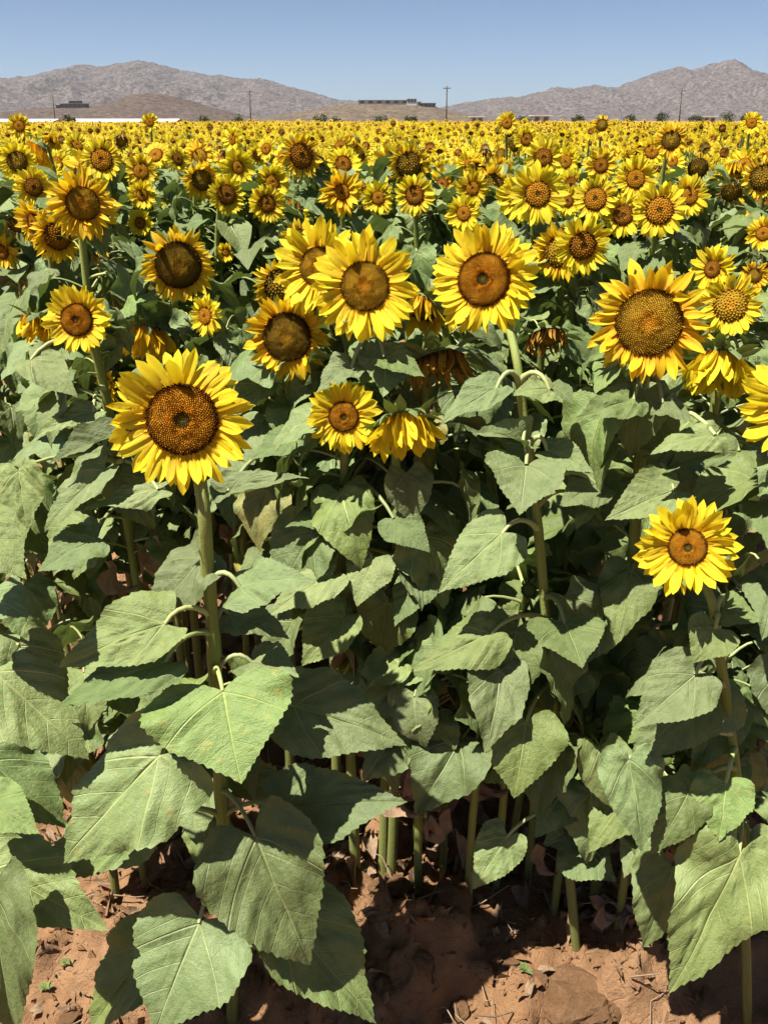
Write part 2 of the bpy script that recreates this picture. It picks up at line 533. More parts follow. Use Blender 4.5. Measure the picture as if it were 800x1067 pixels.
M_ROCK = rock_material("far_rock", (0.058, 0.047, 0.043), (0.170, 0.140, 0.125), (0.039, 0.034, 0.029), 3.2)
M_BROWN = rock_material("brown_hill_rock", (0.058, 0.043, 0.036), (0.135, 0.102, 0.082), (0.035, 0.030, 0.022), 8.0)
M_MESA = rock_material("tan_hill_rock", (0.075, 0.056, 0.040), (0.175, 0.135, 0.098), (0.035, 0.032, 0.021), 8.0)
left_range = [(-700, 122), (-520, 105), (-380, 92), (-260, 98), (-150, 84), (-70, 88), (0, 81), (30, 79.5), (55, 74), (72, 70), (85, 66.5), (100, 69), (112, 69.5), (125, 66),
              (140, 64.5), (148, 61.5), (158, 63), (175, 67.5), (195, 74), (208, 74), (220, 77), (245, 79), (258, 81.5), (270, 80), (290, 87), (320, 95), (345, 102),
              (365, 104), (400, 108), (440, 112), (480, 118), (520, 124)]
right_range = [(380, 124), (420, 119), (450, 114), (470, 110), (490, 106.5), (510, 103), (530, 100), (545, 100.5), (560, 96), (574, 91), (594, 91.5), (619, 89), (632, 91),
               (645, 91), (665, 81.5), (685, 74.5), (699, 70), (708, 70.5), (716, 73), (730, 69), (746, 63.5), (759, 60), (768, 65), (780, 73), (800, 78), (840, 90),
               (900, 84), (980, 96), (1100, 88), (1250, 108), (1400, 124)]
mountain("mountain_range", left_range, 4600, 1900, 900, 900, 120, M_ROCK, "long grey-brown rocky mountain range with a broad rounded summit", seed=3)
mountain("mountain_range", right_range, 4300, 1800, 900, 900, 120, M_ROCK, "grey-brown rocky mountain range rising to one pointed summit", seed=8)
hz_brown = mountain("brown_hill", [(-160, 124), (-80, 119), (-10, 117), (40, 112), (60, 110.5), (100, 109), (118, 104), (132, 99), (146, 96.5), (160, 96.5), (172, 98), (190, 103),
                                   (205, 107), (222, 112), (245, 118), (268, 124)], 1050, 330, 200, 260, 50, M_BROWN, "low dark brown hill in front of the mountain range", spur=.2, rough=.12, sc=4, seed=5)
hz_mesa = mountain("tan_hill", [(240, 124.5), (280, 121), (310, 116), (335, 112), (360, 108), (372, 107), (425, 107), (436, 108), (452, 110), (466, 114), (485, 118), (510, 121.5),
                                (540, 124.5)], 900, 300, 180, 260, 50, M_MESA, "low tan hill with a long flat-roofed house on top", spur=.18, rough=.10, sc=4, seed=12)

# ------------------------------------------------------------------ leaf shapes
HALF = [(-.05, .035), (-.13, .12), (-.165, .24), (-.11, .365), (.02, .45), (.17, .475), (.33, .435), (.49, .35), (.64, .245), (.78, .145), (.90, .06), (1.0, 0.0)]

def half_outline(n, teeth, amp, r):
    P = np.array(HALF)
    P = P + r.normal(0, 0.020, P.shape) * np.array([1, 1]) * np.linspace(1, .2, len(P))[:, None]
    P[:, 1] *= r.uniform(.84, 1.12)
    P[-1] = (1, 0)
    d = np.concatenate([[0], np.cumsum(np.hypot(*np.diff(P, axis=0).T))])
    # catmull-rom resample
    s = np.linspace(0, d[-1], n)
    k = np.clip(np.searchsorted(d, s, side='right') - 1, 0, len(P) - 2)
    t = (s - d[k]) / (d[k + 1] - d[k])
    p0 = P[np.maximum(k - 1, 0)]; p1 = P[k]; p2 = P[k + 1]; p3 = P[np.minimum(k + 2, len(P) - 1)]
    t = t[:, None]
    Q = 0.5 * (2 * p1 + (p2 - p0) * t + (2 * p0 - 5 * p1 + 4 * p2 - p3) * t ** 2 + (3 * p1 - p0 - 3 * p2 + p3) * t ** 3)
    if teeth:
        saw = np.where(np.arange(n) % 2 == 0, -1.0, 1.0) * amp * r.uniform(.5, 1.4, n)
        saw[-2:] = 0; saw[0] = 0
        Q = Q * (1 + saw[:, None] / np.maximum(np.linalg.norm(Q, axis=1), .25)[:, None] * .5)
        Q[:, 0] += np.where(saw > 0, amp * .5, 0)
        Q[-1] = (1, 0)
    return Q

def blade(n, rings, r, fold=.25, bend=.6, wave=.03, quilt=.006, teeth=True, twist=0.0, curl=0.0, crinkle=0.10):
    """leaf blade from the stalk joint at the origin along +X, upper face +Z; returns V, F, UV"""
    A = half_outline(n, teeth, .015, r)
    B = half_outline(n, teeth, .015, r)
    B[:, 1] *= -1
    out = np.vstack([A, B[::-1][1:]])
    m = len(out)
    V = [(0, 0)]
    for k in range(1, rings + 1):
        f = k / rings
        if k < rings:
            ins = out.copy()
            # inner rings smooth the teeth
            ins[1:-1] = (out[:-2] + 2 * out[1:-1] + out[2:]) / 4
            V += [tuple(p) for p in ins * f]
        else:
            V += [tuple(p) for p in out]
    P = np.array(V)
    F = []
    for i in range(m - 1):
        F.append((0, 1 + i + 1, 1 + i))
    for k in range(rings - 1):
        a = 1 + k * m; b = a + m
        for i in range(m - 1):
            F += [(a + i, a + i + 1, b + i + 1), (a + i, b + i + 1, b + i)]
    F = np.array(F)
    x, y = P[:, 0], P[:, 1]
    ay = np.abs(y)
    ph = r.uniform(0, 6.28, 4)
    q = x - .70 * ay - .8 * ay * ay
    z = fold * ay * (1 - .35 * x)
    z += quilt * np.cos(2 * math.pi * 4.6 * q) * np.clip(ay * 5, 0, 1)
    z += wave * np.sin(8 * x + ph[0] + 1.5 * np.sign(y)) * np.clip(ay / .45, 0, 1) ** 2
    z += wave * .6 * np.sin(17 * x + ph[1] - 2 * np.sign(y)) * np.clip(ay / .45, 0, 1) ** 3
    z -= curl * (ay / .45) ** 2 * .2
    z += crinkle * (fbm(x * 5.5 + ph[2] * 9, y * 5.5 + ph[3] * 9, 3, .5) - .5)
    y2 = y * (1 - .5 * fold ** 2)
    # bend along the length
    b = max(bend, 1e-3)
    xx = np.clip(x, -.2, 1.1)
    th = b * xx * np.abs(xx) ** .15
    cx = np.sin(b * xx) / b; cz = -(1 - np.cos(b * xx)) / b
    X = cx + z * np.sin(b * xx); Z = cz + z * np.cos(b * xx)
    if twist:
        an = twist * x
        y3 = y2 * np.cos(an) - Z * np.sin(an) * .3
        Z = Z + y2 * np.sin(an)
        y2 = y3
    V3 = np.stack([X, y2, Z], 1)
    # orient faces upward
    nrm = np.cross(V3[F[:, 1]] - V3[F[:, 0]], V3[F[:, 2]] - V3[F[:, 0]])
    if np.median(nrm[:, 2]) < 0:
        F = F[:, ::-1]
    return V3, F, P

def bez(p0, p1, p2, p3, n):
    out = []
    for i in range(n):
        t = i / (n - 1)
        out.append(p0 * (1 - t) ** 3 + p1 * 3 * t * (1 - t) ** 2 + p2 * 3 * t * t * (1 - t) + p3 * t ** 3)
    return out

def catmull(P, per=6):
    P = [Vector(p) for p in P]
    out = []
    for i in range(len(P) - 1):
        p0 = P[max(i - 1, 0)]; p1 = P[i]; p2 = P[i + 1]; p3 = P[min(i + 2, len(P) - 1)]
        for k in range(per):
            t = k / per
            out.append(0.5 * (2 * p1 + (p2 - p0) * t + (2 * p0 - 5 * p1 + 4 * p2 - p3) * t * t + (3 * p1 - p0 - 3 * p2 + p3) * t ** 3))
    out.append(P[-1])
    return out

def stalk_leaf(hi, r, droop, bend, fold, stalk, dead=False, mat=None):
    """whole leaf on its stalk: stalk leaves the stem at the origin along +X and up; blade length 1"""
    mb = MB()
    e = r.uniform(.35, .7)
    A = Vector((0, 0, 0)); D_ = Vector((stalk, 0, stalk * math.tan(e) * .75))
    pts = bez(A, Vector((stalk * .35, 0, stalk * math.tan(e) * .55)), Vector((stalk * .8, 0, D_.z + stalk * .12)), D_, 6 if hi else 3)
    mb.tube(pts, [.026, .022, .02, .018, .017, .015] if hi else [.026, .02, .015], 6 if hi else 3, u=(.45, 0.0), cap=False)
    if dead:
        V, F, U = blade(14, 4, r, fold=.9, bend=2.6, wave=.16, quilt=.03, twist=r.uniform(-1, 1))
    elif hi:
        V, F, U = blade(30, 5, r, fold=fold, bend=bend, wave=r.uniform(.04, .11), twist=r.uniform(-.7, .7), curl=r.uniform(-.3, .9), crinkle=r.uniform(.08, .2))
    else:
        V, F, U = blade(9, 2, r, fold=fold, bend=bend, wave=.03, teeth=False, twist=r.uniform(-.3, .3))
    c, s = math.cos(-droop), math.sin(-droop)
    X = V[:, 0] * c - V[:, 2] * s; Z = V[:, 0] * s + V[:, 2] * c
    V = np.stack([X + D_.x, V[:, 1], Z + D_.z], 1)
    mb.add(V, F, U)
    return mb.mesh("leaf", [mat or (M_DEADLEAF if dead else M_LEAF)])

r_ = np.random.default_rng(5)
LEAF_HI, LEAF_LO = [], []
for i in range(18):
    dr = [.0, .15, .3, .45, .65, .9][i % 6] + r_.uniform(-.08, .08)
    LEAF_HI.append(stalk_leaf(True, r_, dr, r_.uniform(.3, 1.4), r_.uniform(.02, .55), r_.uniform(.45, .75)))
for i in range(10):
    dr = [.0, .15, .3, .45, .7][i % 5] + r_.uniform(-.08, .08)
    LEAF_LO.append(stalk_leaf(False, r_, dr, r_.uniform(.3, 1.0), r_.uniform(.1, .4), r_.uniform(.45, .75)))
LEAF_OLD = [stalk_leaf(True, r_, r_.uniform(.5, 1.1), r_.uniform(.8, 1.6), r_.uniform(.2, .6), r_.uniform(.45, .7), mat=M_OLDLEAF) for i in range(3)]
LEAF_DEAD = [stalk_leaf(True, r_, r_.uniform(1.0, 1.4), 1.5, .6, r_.uniform(.5, .8), dead=True) for i in range(4)]

# ------------------------------------------------------------------ flower pieces
def petal_arrays(r, width, na, nl, curl, cup, twist, sharp):
    """ray floret along +X, length 1"""
    us = np.linspace(0, 1, nl); vs_ = np.linspace(-1, 1, na)
    V, U = [], []
    for u in us:
        w = width * .5 * (0.42 + 0.58 * math.sin(math.pi * min(1, .18 + u * .62)) ** 1.0) * (1 - max(0, (u - .55) / .45) ** sharp) 
        w = max(w, .004)
        th = curl * u
        cx = math.sin(th) / curl if abs(curl) > 1e-3 else u
        cz = (1 - math.cos(th)) / curl if abs(curl) > 1e-3 else 0
        for v in vs_:
            y = v * w
            z = cup * w * (abs(v) ** 1.6) - .09 * width * math.cos(v * math.pi * 2) * math.sin(math.pi * min(1, u * 1.1))
            an = twist * u
            y2 = y * math.cos(an) - z * math.sin(an); z2 = y * math.sin(an) + z * math.cos(an)
            V.append((cx - z2 * math.sin(th) * .5, y2, cz + z2 * math.cos(th)))
            U.append((u, v * .5 + r.uniform(-.001, .001)))
    F = []
    for i in range(nl - 1):
        for j in range(na - 1):
            a = i * na + j
            F += [(a, a + na, a + na + 1), (a, a + na + 1, a + 1)]
    F = np.array(F)[:, ::-1] if False else np.array(F)
    return np.array(V), F, np.array(U)

def petal_meshes(mat, specs, na=5, nl=7):
    out = []
    for (w, curl, cup, tw, sh) in specs:
        V, F, U = petal_arrays(r_, w, na, nl, curl, cup, tw, sh)
        out.append(make_mesh("petal", V, F, U, None, [mat]))
    return out
SPEC_FRESH = [(.34, -.5, .3, .1, 3.6), (.30, -.9, .4, -.2, 3.2), (.37, .25, .35, .15, 3.4), (.28, -.3, .55, .35, 3.0), (.36, .5, .25, -.1, 3.8), (.32, -1.2, .35, .1, 3.0), (.35, -.2, .2, -.3, 3.8), (.28, .8, .6, .4, 2.8)]
SPEC_GOLD = [(.36, -.4, .45, .3, 1.9), (.31, .5, .6, -.4, 1.8), (.39, .9, .4, .5, 2.0), (.33, -.9, .5, .2, 1.8), (.37, .1, .5, -.6, 2.0), (.30, -.2, .8, .5, 1.9)]
SPEC_DRY = [(.20, 1.2, .9, .9, 1.3), (.17, -.6, 1.1, -1.2, 1.3), (.22, .5, 1.0, 1.4, 1.4), (.15, 1.6, .9, .6, 1.3)]
SPEC_BRACT = [(.42, .5, .3, 0, 1.3), (.36, .9, .4, .2, 1.3), (.40, -.3, .3, -.2, 1.2), (.34, 1.3, .3, .1, 1.3)]
PETALS = {'fresh': petal_meshes(M_PETAL, SPEC_FRESH), 'gold': petal_meshes(M_GOLD, SPEC_GOLD), 'dry': petal_meshes(M_DRY, SPEC_DRY)}
def bract_meshes():
    out = []
    for (w, curl, cup, tw, sh) in SPEC_BRACT:
        V, F, U = petal_arrays(r_, w, 3, 5, curl, cup, tw, sh)
        U = U * np.array([1, .4])
        out.append(make_mesh("bract", V, F, U, None, [M_BRACT]))
    return out
BRACTS = bract_meshes()

def dome_z(r, kind):
    if kind in ('orange', 'brown'):
        return .30 * (1 - r ** 2.3) + .05 * np.exp(-((r - .72) / .2) ** 2) - .09 * np.exp(-(r / .24) ** 2)
    return .30 * (1 - r ** 2.4) - .02 * np.exp(-(r / .2) ** 2)

def disc_arrays(kind, n_fl, seg=28, nr=7):
    V, U, F = [(0, 0, float(dome_z(np.array(0.0), kind)) - .02)], [(0, .5)], []
    rs = np.linspace(0, 1, nr + 1)[1:]
    for r in rs:
        for k in range(seg):
            a = 2 * math.pi * k / seg
            V.append((r * math.cos(a), r * math.sin(a), float(dome_z(np.array(r), kind)) - (.02 if r < 1 else .10)))
            U.append((r, rnd.uniform(.1, .6)))
    for k in range(seg):
        F.append((0, 1 + k, 1 + (k + 1) % seg))
    for i in range(nr - 1):
        for k in range(seg):
            a = 1 + i * seg + k; b = 1 + i * seg + (k + 1) % seg
            F += [(a, a + seg, b + seg), (a, b + seg, b)]
    ga = math.pi * (3 - math.sqrt(5))
    for i in range(n_fl):
        r = math.sqrt((i + .5) / n_fl) * .985
        a = i * ga
        h = .045 + .05 * math.exp(-((r - .3) / .08) ** 2) + .055 * math.exp(-((r - .88) / .09) ** 2)
        h *= .85 * rnd.uniform(.6, 1.35) * 1.15
        w = .95 / math.sqrt(n_fl) * 1.05
        c = np.array((r * math.cos(a), r * math.sin(a), float(dome_z(np.array(r), kind)) - .03))
        er = np.array((math.cos(a), math.sin(a), 0)); et = np.array((-math.sin(a), math.cos(a), 0))
        out = er * .35 * r + np.array((0, 0, 1)); out /= np.linalg.norm(out)
        b0 = len(V)
        q = rnd.random()
        for dx, dy in ((1, 0), (0, 1), (-1, 0), (0, -1)):
            V.append(tuple(c + er * w * dx + et * w * dy)); U.append((r, q * .4))  # tone random per floret; darker foot paints the shade between florets into the colour
        V.append(tuple(c + out * (h + .03) + er * rnd.uniform(-.012, .012) + et * rnd.uniform(-.012, .012))); U.append((r, .35 + .65 * q))
        for j in range(4):
            F.append((b0 + j, b0 + (j + 1) % 4, b0 + 4))
    return np.array(V), np.array(F), np.array(U)

DISC_HI = {k: make_mesh("disc", *disc_arrays(k, 900), None, [M_DISC[k]], smooth=False) for k in M_DISC}
DISC_LO = {k: make_mesh("disc", *disc_arrays(k, 110, 14, 4), None, [M_DISC[k]], smooth=False) for k in M_DISC}

def calyx_mesh(rd, hi=True):
    """green back of the head: a shallow cup ending in the stem neck"""
    prof = [(rd * 1.02, -.02), (rd * 1.0, -.09), (rd * .85, -.17), (rd * .5, -.25), (.16, -.34), (.10, -.44)]
    seg = 18 if hi else 8
    V, F, U = [], [], []
    for (r, z) in prof:
        for k in range(seg):
            a = 2 * math.pi * k / seg
            V.append((r * math.cos(a), r * math.sin(a), z)); U.append((.5 + .3 * math.cos(a), .2))
    for i in range(len(prof) - 1):
        for k in range(seg):
            a = i * seg + k; b = i * seg + (k + 1) % seg
            F += [(a, a + seg, b + seg), (a, b + seg, b)]
    return make_mesh("calyx", V, np.array(F)[:, ::-1], U, None, [M_BRACT])
CALYX = {}
def calyx(rd, hi):
    key = (round(rd, 2), hi)
    if key not in CALYX: CALYX[key] = calyx_mesh(key[0], hi)
    return CALYX[key]

def head_frame(n):
    n = Vector(n).normalized()
    up = Vector((0, 0, 1))
    x = up.cross(n)
    if x.length < 1e-3: x = Vector((1, 0, 0))
    x.normalize()
    y = n.cross(x)
    return Matrix((x, y, n)).transposed()

def rays(state, rd, r, grav_local, n=None):
    """list of (variant, base point, 3x3 frame, length, width factor) for a head of radius 1"""
    out = []
    if state == 'bud': return out
    n = n or {'fresh': 60, 'gold': 50, 'dry': 34}[state]
    for i in range(n):
        ring = i % 2
        a = 2 * math.pi * (i + r.uniform(-.35, .35)) / n
        o = Vector((math.cos(a), math.sin(a), 0))
        e = {'fresh': r.uniform(-.05, .32) + .14 * ring, 'gold': r.uniform(-.35, .55), 'dry': r.uniform(-.3, .6)}[state]
        if r.random() < .16: e += r.uniform(.35, .75) if state != 'fresh' else r.uniform(.1, .3)                 # a few stand up over the disc
        g = {'fresh': .10, 'gold': .22, 'dry': .5}[state] * r.uniform(.5, 1.5)
        if grav_local[2] > .45: g += 2.0 * r.uniform(.5, 1.4)          # head hangs face down
        d = (o * math.cos(e) + Vector((0, 0, 1)) * math.sin(e) + Vector(grav_local) * g)
        t = Vector((-math.sin(a), math.cos(a), 0)) * r.uniform(-.25, .25)
        d = (d + t).normalized()
        L = (1 - rd * .9) * {'fresh': r.uniform(.9, 1.12) if ring else r.uniform(.78, 1.0), 'gold': r.uniform(.72, 1.12), 'dry': r.uniform(.6, 1.0)}[state]
        if grav_local[2] > .45: L *= 1.55
        z = (Vector((0, 0, 1)) + Vector((-math.sin(a), math.cos(a), 0)) * r.uniform(-.4, .4))
        y = z.cross(d).normalized(); z = d.cross(y)
        base = o * rd * (.93 if ring else .99) + Vector((0, 0, -.015 - .02 * ring))
        out.append((base, Matrix((d, y, z)).transposed(), L, a))
    return out

# joined petal rings for heads too far away to pick single petals apart
def ring_mesh(state, rd, seed, sub=(3, 4), grav=(0, -1, 0)):
    r = random.Random(seed)
    mb = MB()
    specs = {'fresh': SPEC_FRESH, 'gold': SPEC_GOLD, 'dry': SPEC_DRY}[state]
    mat = {'fresh': M_PETAL, 'gold': M_GOLD, 'dry': M_DRY}[state]
    for (b, fr, L, a) in rays(state, rd, r, grav, n={'fresh': 50, 'gold': 44, 'dry': 26}[state]):
        w, curl, cup, tw, sh = r.choice(specs)
        V, F, U = petal_arrays(r_, w * 1.1, sub[0], sub[1], curl, cup, tw, sh)
        V = (np.array(fr) @ (V * L).T).T + np.array(b)
        mb.add(V, F, U)
    return mb.mesh("petal_ring", [mat])
RINGS = {}
def ring(state, rd, hang, var):
    key = (state, round(rd, 2), hang, var)
    if key not in RINGS:
        RINGS[key] = ring_mesh(state, key[1], hash((key[1], hang, var)) % 1000 + var, grav=(0, -.5, .86) if hang else (0, -1, 0))
    return RINGS[key]

# ------------------------------------------------------------------ one sunflower
PINNED = []    # the blooms placed one by one
HEADS = []     # (px, py, size px, zc) of every head standing in the field

def sunflower(P, Rr, rd, n, state, disc, base, label, group=None, lod=0, stem_pts=None, leaves=None, r=None, leaf_size=.19, stem_r=.0115, name="sunflower"):
    """P head centre, Rr head radius, rd disc ratio, n facing; base on the ground; leaves = range of heights or a count"""
    r = r or rnd
    P, n, base = Vector(P), Vector(n).normalized(), Vector(base)
    root = link(name, None, label=label, cat="sunflower", group=group)
    root.location = base
    root.empty_display_size = .05
    Hh = P.z - base.z
    if stem_pts is None:
        b1 = base + Vector((r.uniform(-.04, .04), r.uniform(-.04, .04), Hh * .6))
        b2 = P - n * max(.14, Rr * 1.9)
        if n.z < -.2: b2 = P - n * .12 + Vector((-n.x, -n.y, 0)) * .06
        pts = bez(base, b1, b2, P - n * Rr * .38, 14 if lod < 2 else 8)
    else:
        pts = catmull(list(stem_pts) + [P - n * .10, P - n * Rr * .38], 4)
    k = len(pts)
    rad = [stem_r * (1.12 - .42 * (i / (k - 1))) * (1 if lod == 2 else r.uniform(.92, 1.10)) for i in range(k)]
    mb = MB()
    mb.tube([p - base for p in pts], rad, 16 if lod == 0 else (12 if lod == 1 else 5), u=None, cap=False)
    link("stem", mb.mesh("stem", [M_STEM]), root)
    # head
    fr = head_frame(n)
    spin = r.uniform(-.3, .3) if n.z > -.35 else 0.0
    fr = fr @ Matrix.Rotation(spin, 3, 'Z')
    hd = link("flower_head", calyx(rd, lod < 2), root)
    hd.matrix_local = Matrix.Translation(P - base) @ fr.to_4x4() @ Matrix.Diagonal((Rr, Rr, Rr, 1))
    down = fr.inverted() @ Vector((0, 0, -1))
    dsc = link("disc", (DISC_HI if lod == 0 else DISC_LO)[disc], hd)
    dsc.scale = (rd, rd, rd * (1.0 if state != 'bud' else .6))
    dsc.rotation_euler = (0, 0, r.uniform(0, 6.28))
    if lod <= 1:
        for (b, f3, L, a) in rays(state, rd, r, tuple(down), n=None if lod == 0 else {'fresh': 48, 'gold': 42, 'dry': 28}.get(state)):
            o = link("petal", r.choice(PETALS[state]), hd)
            o.matrix_local = Matrix.Translation(b) @ f3.to_4x4() @ Matrix.Diagonal((L, L * r.uniform(.85, 1.15), L, 1))
        nb = 18 if lod == 0 else 12
        for i in range(nb):
            a = 2 * math.pi * (i + r.uniform(-.3, .3)) / nb
            o3 = Vector((math.cos(a), math.sin(a), 0))
            e = r.uniform(-.75, .1) if state != 'bud' else r.uniform(.5, 1.1)
            if n.z < -.2: e = r.uniform(-.5, .55)
            d = (o3 * math.cos(e) + Vector((0, 0, math.sin(e)))).normalized()
            y = Vector((0, 0, 1)).cross(d).normalized(); z = d.cross(y)
            o = link("bract", r.choice(BRACTS), hd)
            L = r.uniform(.34, .55) * (1.5 if state == 'bud' or n.z < -.4 else 1.0)
            o.matrix_local = Matrix.Translation(o3 * rd * .98 + Vector((0, 0, -.10))) @ Matrix((d, y, z)).transposed().to_4x4() @ Matrix.Diagonal((L, L, L, 1))
    elif state != 'bud':
        link("petal_ring", ring(state, rd, down[2] > .45, r.randrange(3)), hd, kind="stuff")
    # leaves grown along the stem
    if leaves:
        lo, hi_, cnt = leaves
        n_dead = (3 if base.y < 1.6 else 2) if base.y < 2.5 else 0
        ph = r.uniform(0, 6.28)
        zs = [p.z for p in pts]
        top_i = max(range(k), key=lambda i: zs[i])
        for i in range(-n_dead, cnt):
            f = r.uniform(.10, .45) if i < 0 else lo + (hi_ - lo) * (i + r.uniform(-.3, .3)) / max(1, cnt - 1)
            f = min(max(f, .02), .97)
            q = f * top_i
            j = min(int(q), k - 2)
            p = pts[j].lerp(pts[j + 1], q - j)
            ph += 2.4 + r.uniform(-.3, .3)
            dead = i < 0 or (f < .34 and r.random() < .75)
            sz = leaf_size * (.55 + .45 * math.sin(math.pi * min(1, .25 + (1 - f) * .75))) * r.uniform(.8, 1.2)
            if f > .70 and state != 'bud': sz *= .8
            if dead: sz *= .7
            hidden = True
            for _try in range(9):            # a blade never grows across a bloom in front of it
                c = p + Vector((math.cos(ph), math.sin(ph), .15)) * sz * .95
                cx, cy, cz = project(c)
                rp = FPX * sz * .42 / max(cz, .2)
                if any(cz < hzc + .04 and math.hypot(cx - hx, cy - hy) < hs * .5 + rp * .78 for (hx, hy, hs, hzc) in PINNED):
                    ph += 1.1; sz *= .93
                else:
                    hidden = False; break
            if hidden or project(p + Vector((0, 0, sz * .6)))[1] < 148 + (18 if lod == 2 else 0): continue
            me = r.choice(LEAF_DEAD) if dead else r.choice(LEAF_HI if lod <= 1 else LEAF_LO)
            old = not dead and lod <= 1 and f < .6 and r.random() < .10
            if old: me = r.choice(LEAF_OLD)
            o = link("leaf", me, root)
            if old: o["label"] = "yellowing leaf"
            if dead: o["label"] = "withered brown leaf hanging from the lower stem"
            o.location = p - base
            o.rotation_euler = (r.uniform(-.3, .3), r.uniform(-.15, .35), ph)
            o.scale = (sz, sz * r.uniform(.88, 1.12), sz)
    x, y, zc = project(P)
    HEADS.append((x, y, FPX * 2 * Rr / zc, zc))
    return root, base, pts

def face(P, yaw, pitch):
    """facing the camera's side turned by yaw (to the picture's right) and raised by pitch, degrees"""
    a = math.atan2(-P.x, -(-P.y)) * 0.6
    a = R(yaw) + a
    return Vector((math.sin(a) * math.cos(R(pitch)), -math.cos(a) * math.cos(R(pitch)), math.sin(R(pitch))))

def hero_leaf(root, base, pts, bx, by, tx, ty, wpx, Yb, Yt, hint=(0, -.5, .87), bend=.5, fold=.22, seed=0, curl=0.0):
    """a leaf whose joint and tip are given in the picture with their distances"""
    r = np.random.default_rng(seed)
    B, T = at(bx, by, Yb), at(tx, ty, Yt)
    _, _, zc = project((B + T) / 2)
    wm = wpx * zc / FPX
    L = (T - B).length * 1.06
    xd = (T - B).normalized()
    nh = Vector(hint)
    nh = (nh - xd * nh.dot(xd)).normalized()
    yd = nh.cross(xd)
    sw = wm / .92
    V, F, U = blade(44, 7, r, fold=fold, bend=bend, wave=r.uniform(.03, .075), quilt=.008, twist=r.uniform(-.3, .3), curl=r.uniform(-.2, .7), crinkle=r.uniform(.06, .15))
    # turn so that the chord of the bent blade runs from joint to tip
    th = bend / 2
    c, s = math.cos(th), math.sin(th)
    X = V[:, 0] * c - V[:, 2] * s; Z = V[:, 0] * s + V[:, 2] * c
    W3 = (np.outer(X * L, np.array(xd)) + np.outer(V[:, 1] * sw, np.array(yd)) + np.outer(Z * L, np.array(nh)) + np.array(B - base))
    mb = MB()
    mb.add(W3, F, U)
    # stalk from the nearest higher or level point of the stem
    cand = min(pts, key=lambda p: (p - B).length + max(0, p.z - B.z) * .6 + max(0, B.z - .03 - p.z) * .2)
    A = cand
    mid1 = A.lerp(B, .35) + Vector((0, 0, .03)); mid2 = A.lerp(B, .75) + Vector((0, 0, .03))
    mb.tube([p - base for p in bez(A, mid1, mid2, B, 7)], [.0078, .0054, .0045, .0041, .0037, .0034, .003], 7, u=(.45, 0.0), cap=False)
    link("leaf", mb.mesh("leaf", [M_LEAF]), root)

# ------------------------------------------------------------------ the flowers in front, one by one
def by_pixel(px, py, size, D):
    zc = FPX * D / size
    return at_depth(px, py, zc)

# plant in front on the picture's left
P1 = by_pixel(190, 437, 150, .205)
n1 = face(P1, 0, 14)
s1 = [at(243, 1072, 1.10), at(240, 960, 1.10), at(232, 850, 1.10), at(226, 745, 1.10), at(222, 660, 1.10), at(216, 590, 1.10), at(211, 520, 1.09)]
base1 = s1[0].copy(); base1.z = gz(base1.x, base1.y) - .02
plant1 = sunflower(P1, .103, .50, n1, 'fresh', 'orange', base1, "largest sunflower in front, orange-brown disc, on a thick stem with the biggest leaves",
                   lod=0, stem_pts=[base1] + s1[1:], leaves=None, stem_r=.0120)
A_LEAVES = [
    (232, 720, 250, 812, 150, 1.02, .93, (0, -.55, .8), .35),
    (168, 787, 70, 896, 122, 1.00, .95, (.05, -.6, .8), .45),
    (152, 850, 33, 914, 82, 1.06, 1.03, (-.2, -.5, .8), .4),
    (266, 872, 322, 1000, 136, 1.00, .93, (.1, -.75, .6), .5),
    (207, 962, 163, 1072, 128, .98, .90, (0, -.7, .7), .45),
    (165, 985, 92, 1075, 82, 1.02, .97, (-.3, -.6, .7), .4),
    (292, 955, 388, 1060, 104, 1.02, .95, (.35, -.6, .6), .4),
    (304, 735, 418, 775, 104, 1.10, 1.06, (.1, -.6, .8), .4),
    (296, 842, 418, 836, 86, 1.08, 1.05, (.2, -.5, .8), .4),
    (250, 612, 324, 606, 64, 1.08, 1.04, (.1, -.5, .85), .6),
    (214, 580, 156, 650, 84, 1.13, 1.10, (-.2, -.5, .85), .4),
    (172, 650, 68, 694, 78, 1.05, 1.02, (0, -.6, .8), .35),
    (172, 690, 64, 735, 62, 1.03, 1.0, (0, -.5, .85), .4),
    (262, 690, 310, 705, 60, 1.10, 1.04, (.3, -.4, .85), .6),
    (238, 640, 300, 664, 60, 1.14, 1.12, (.3, -.4, .85), .6),
]
for i, q in enumerate(A_LEAVES):
    hero_leaf(*plant1, *q[:7], hint=q[7], bend=q[8], seed=100 + i)

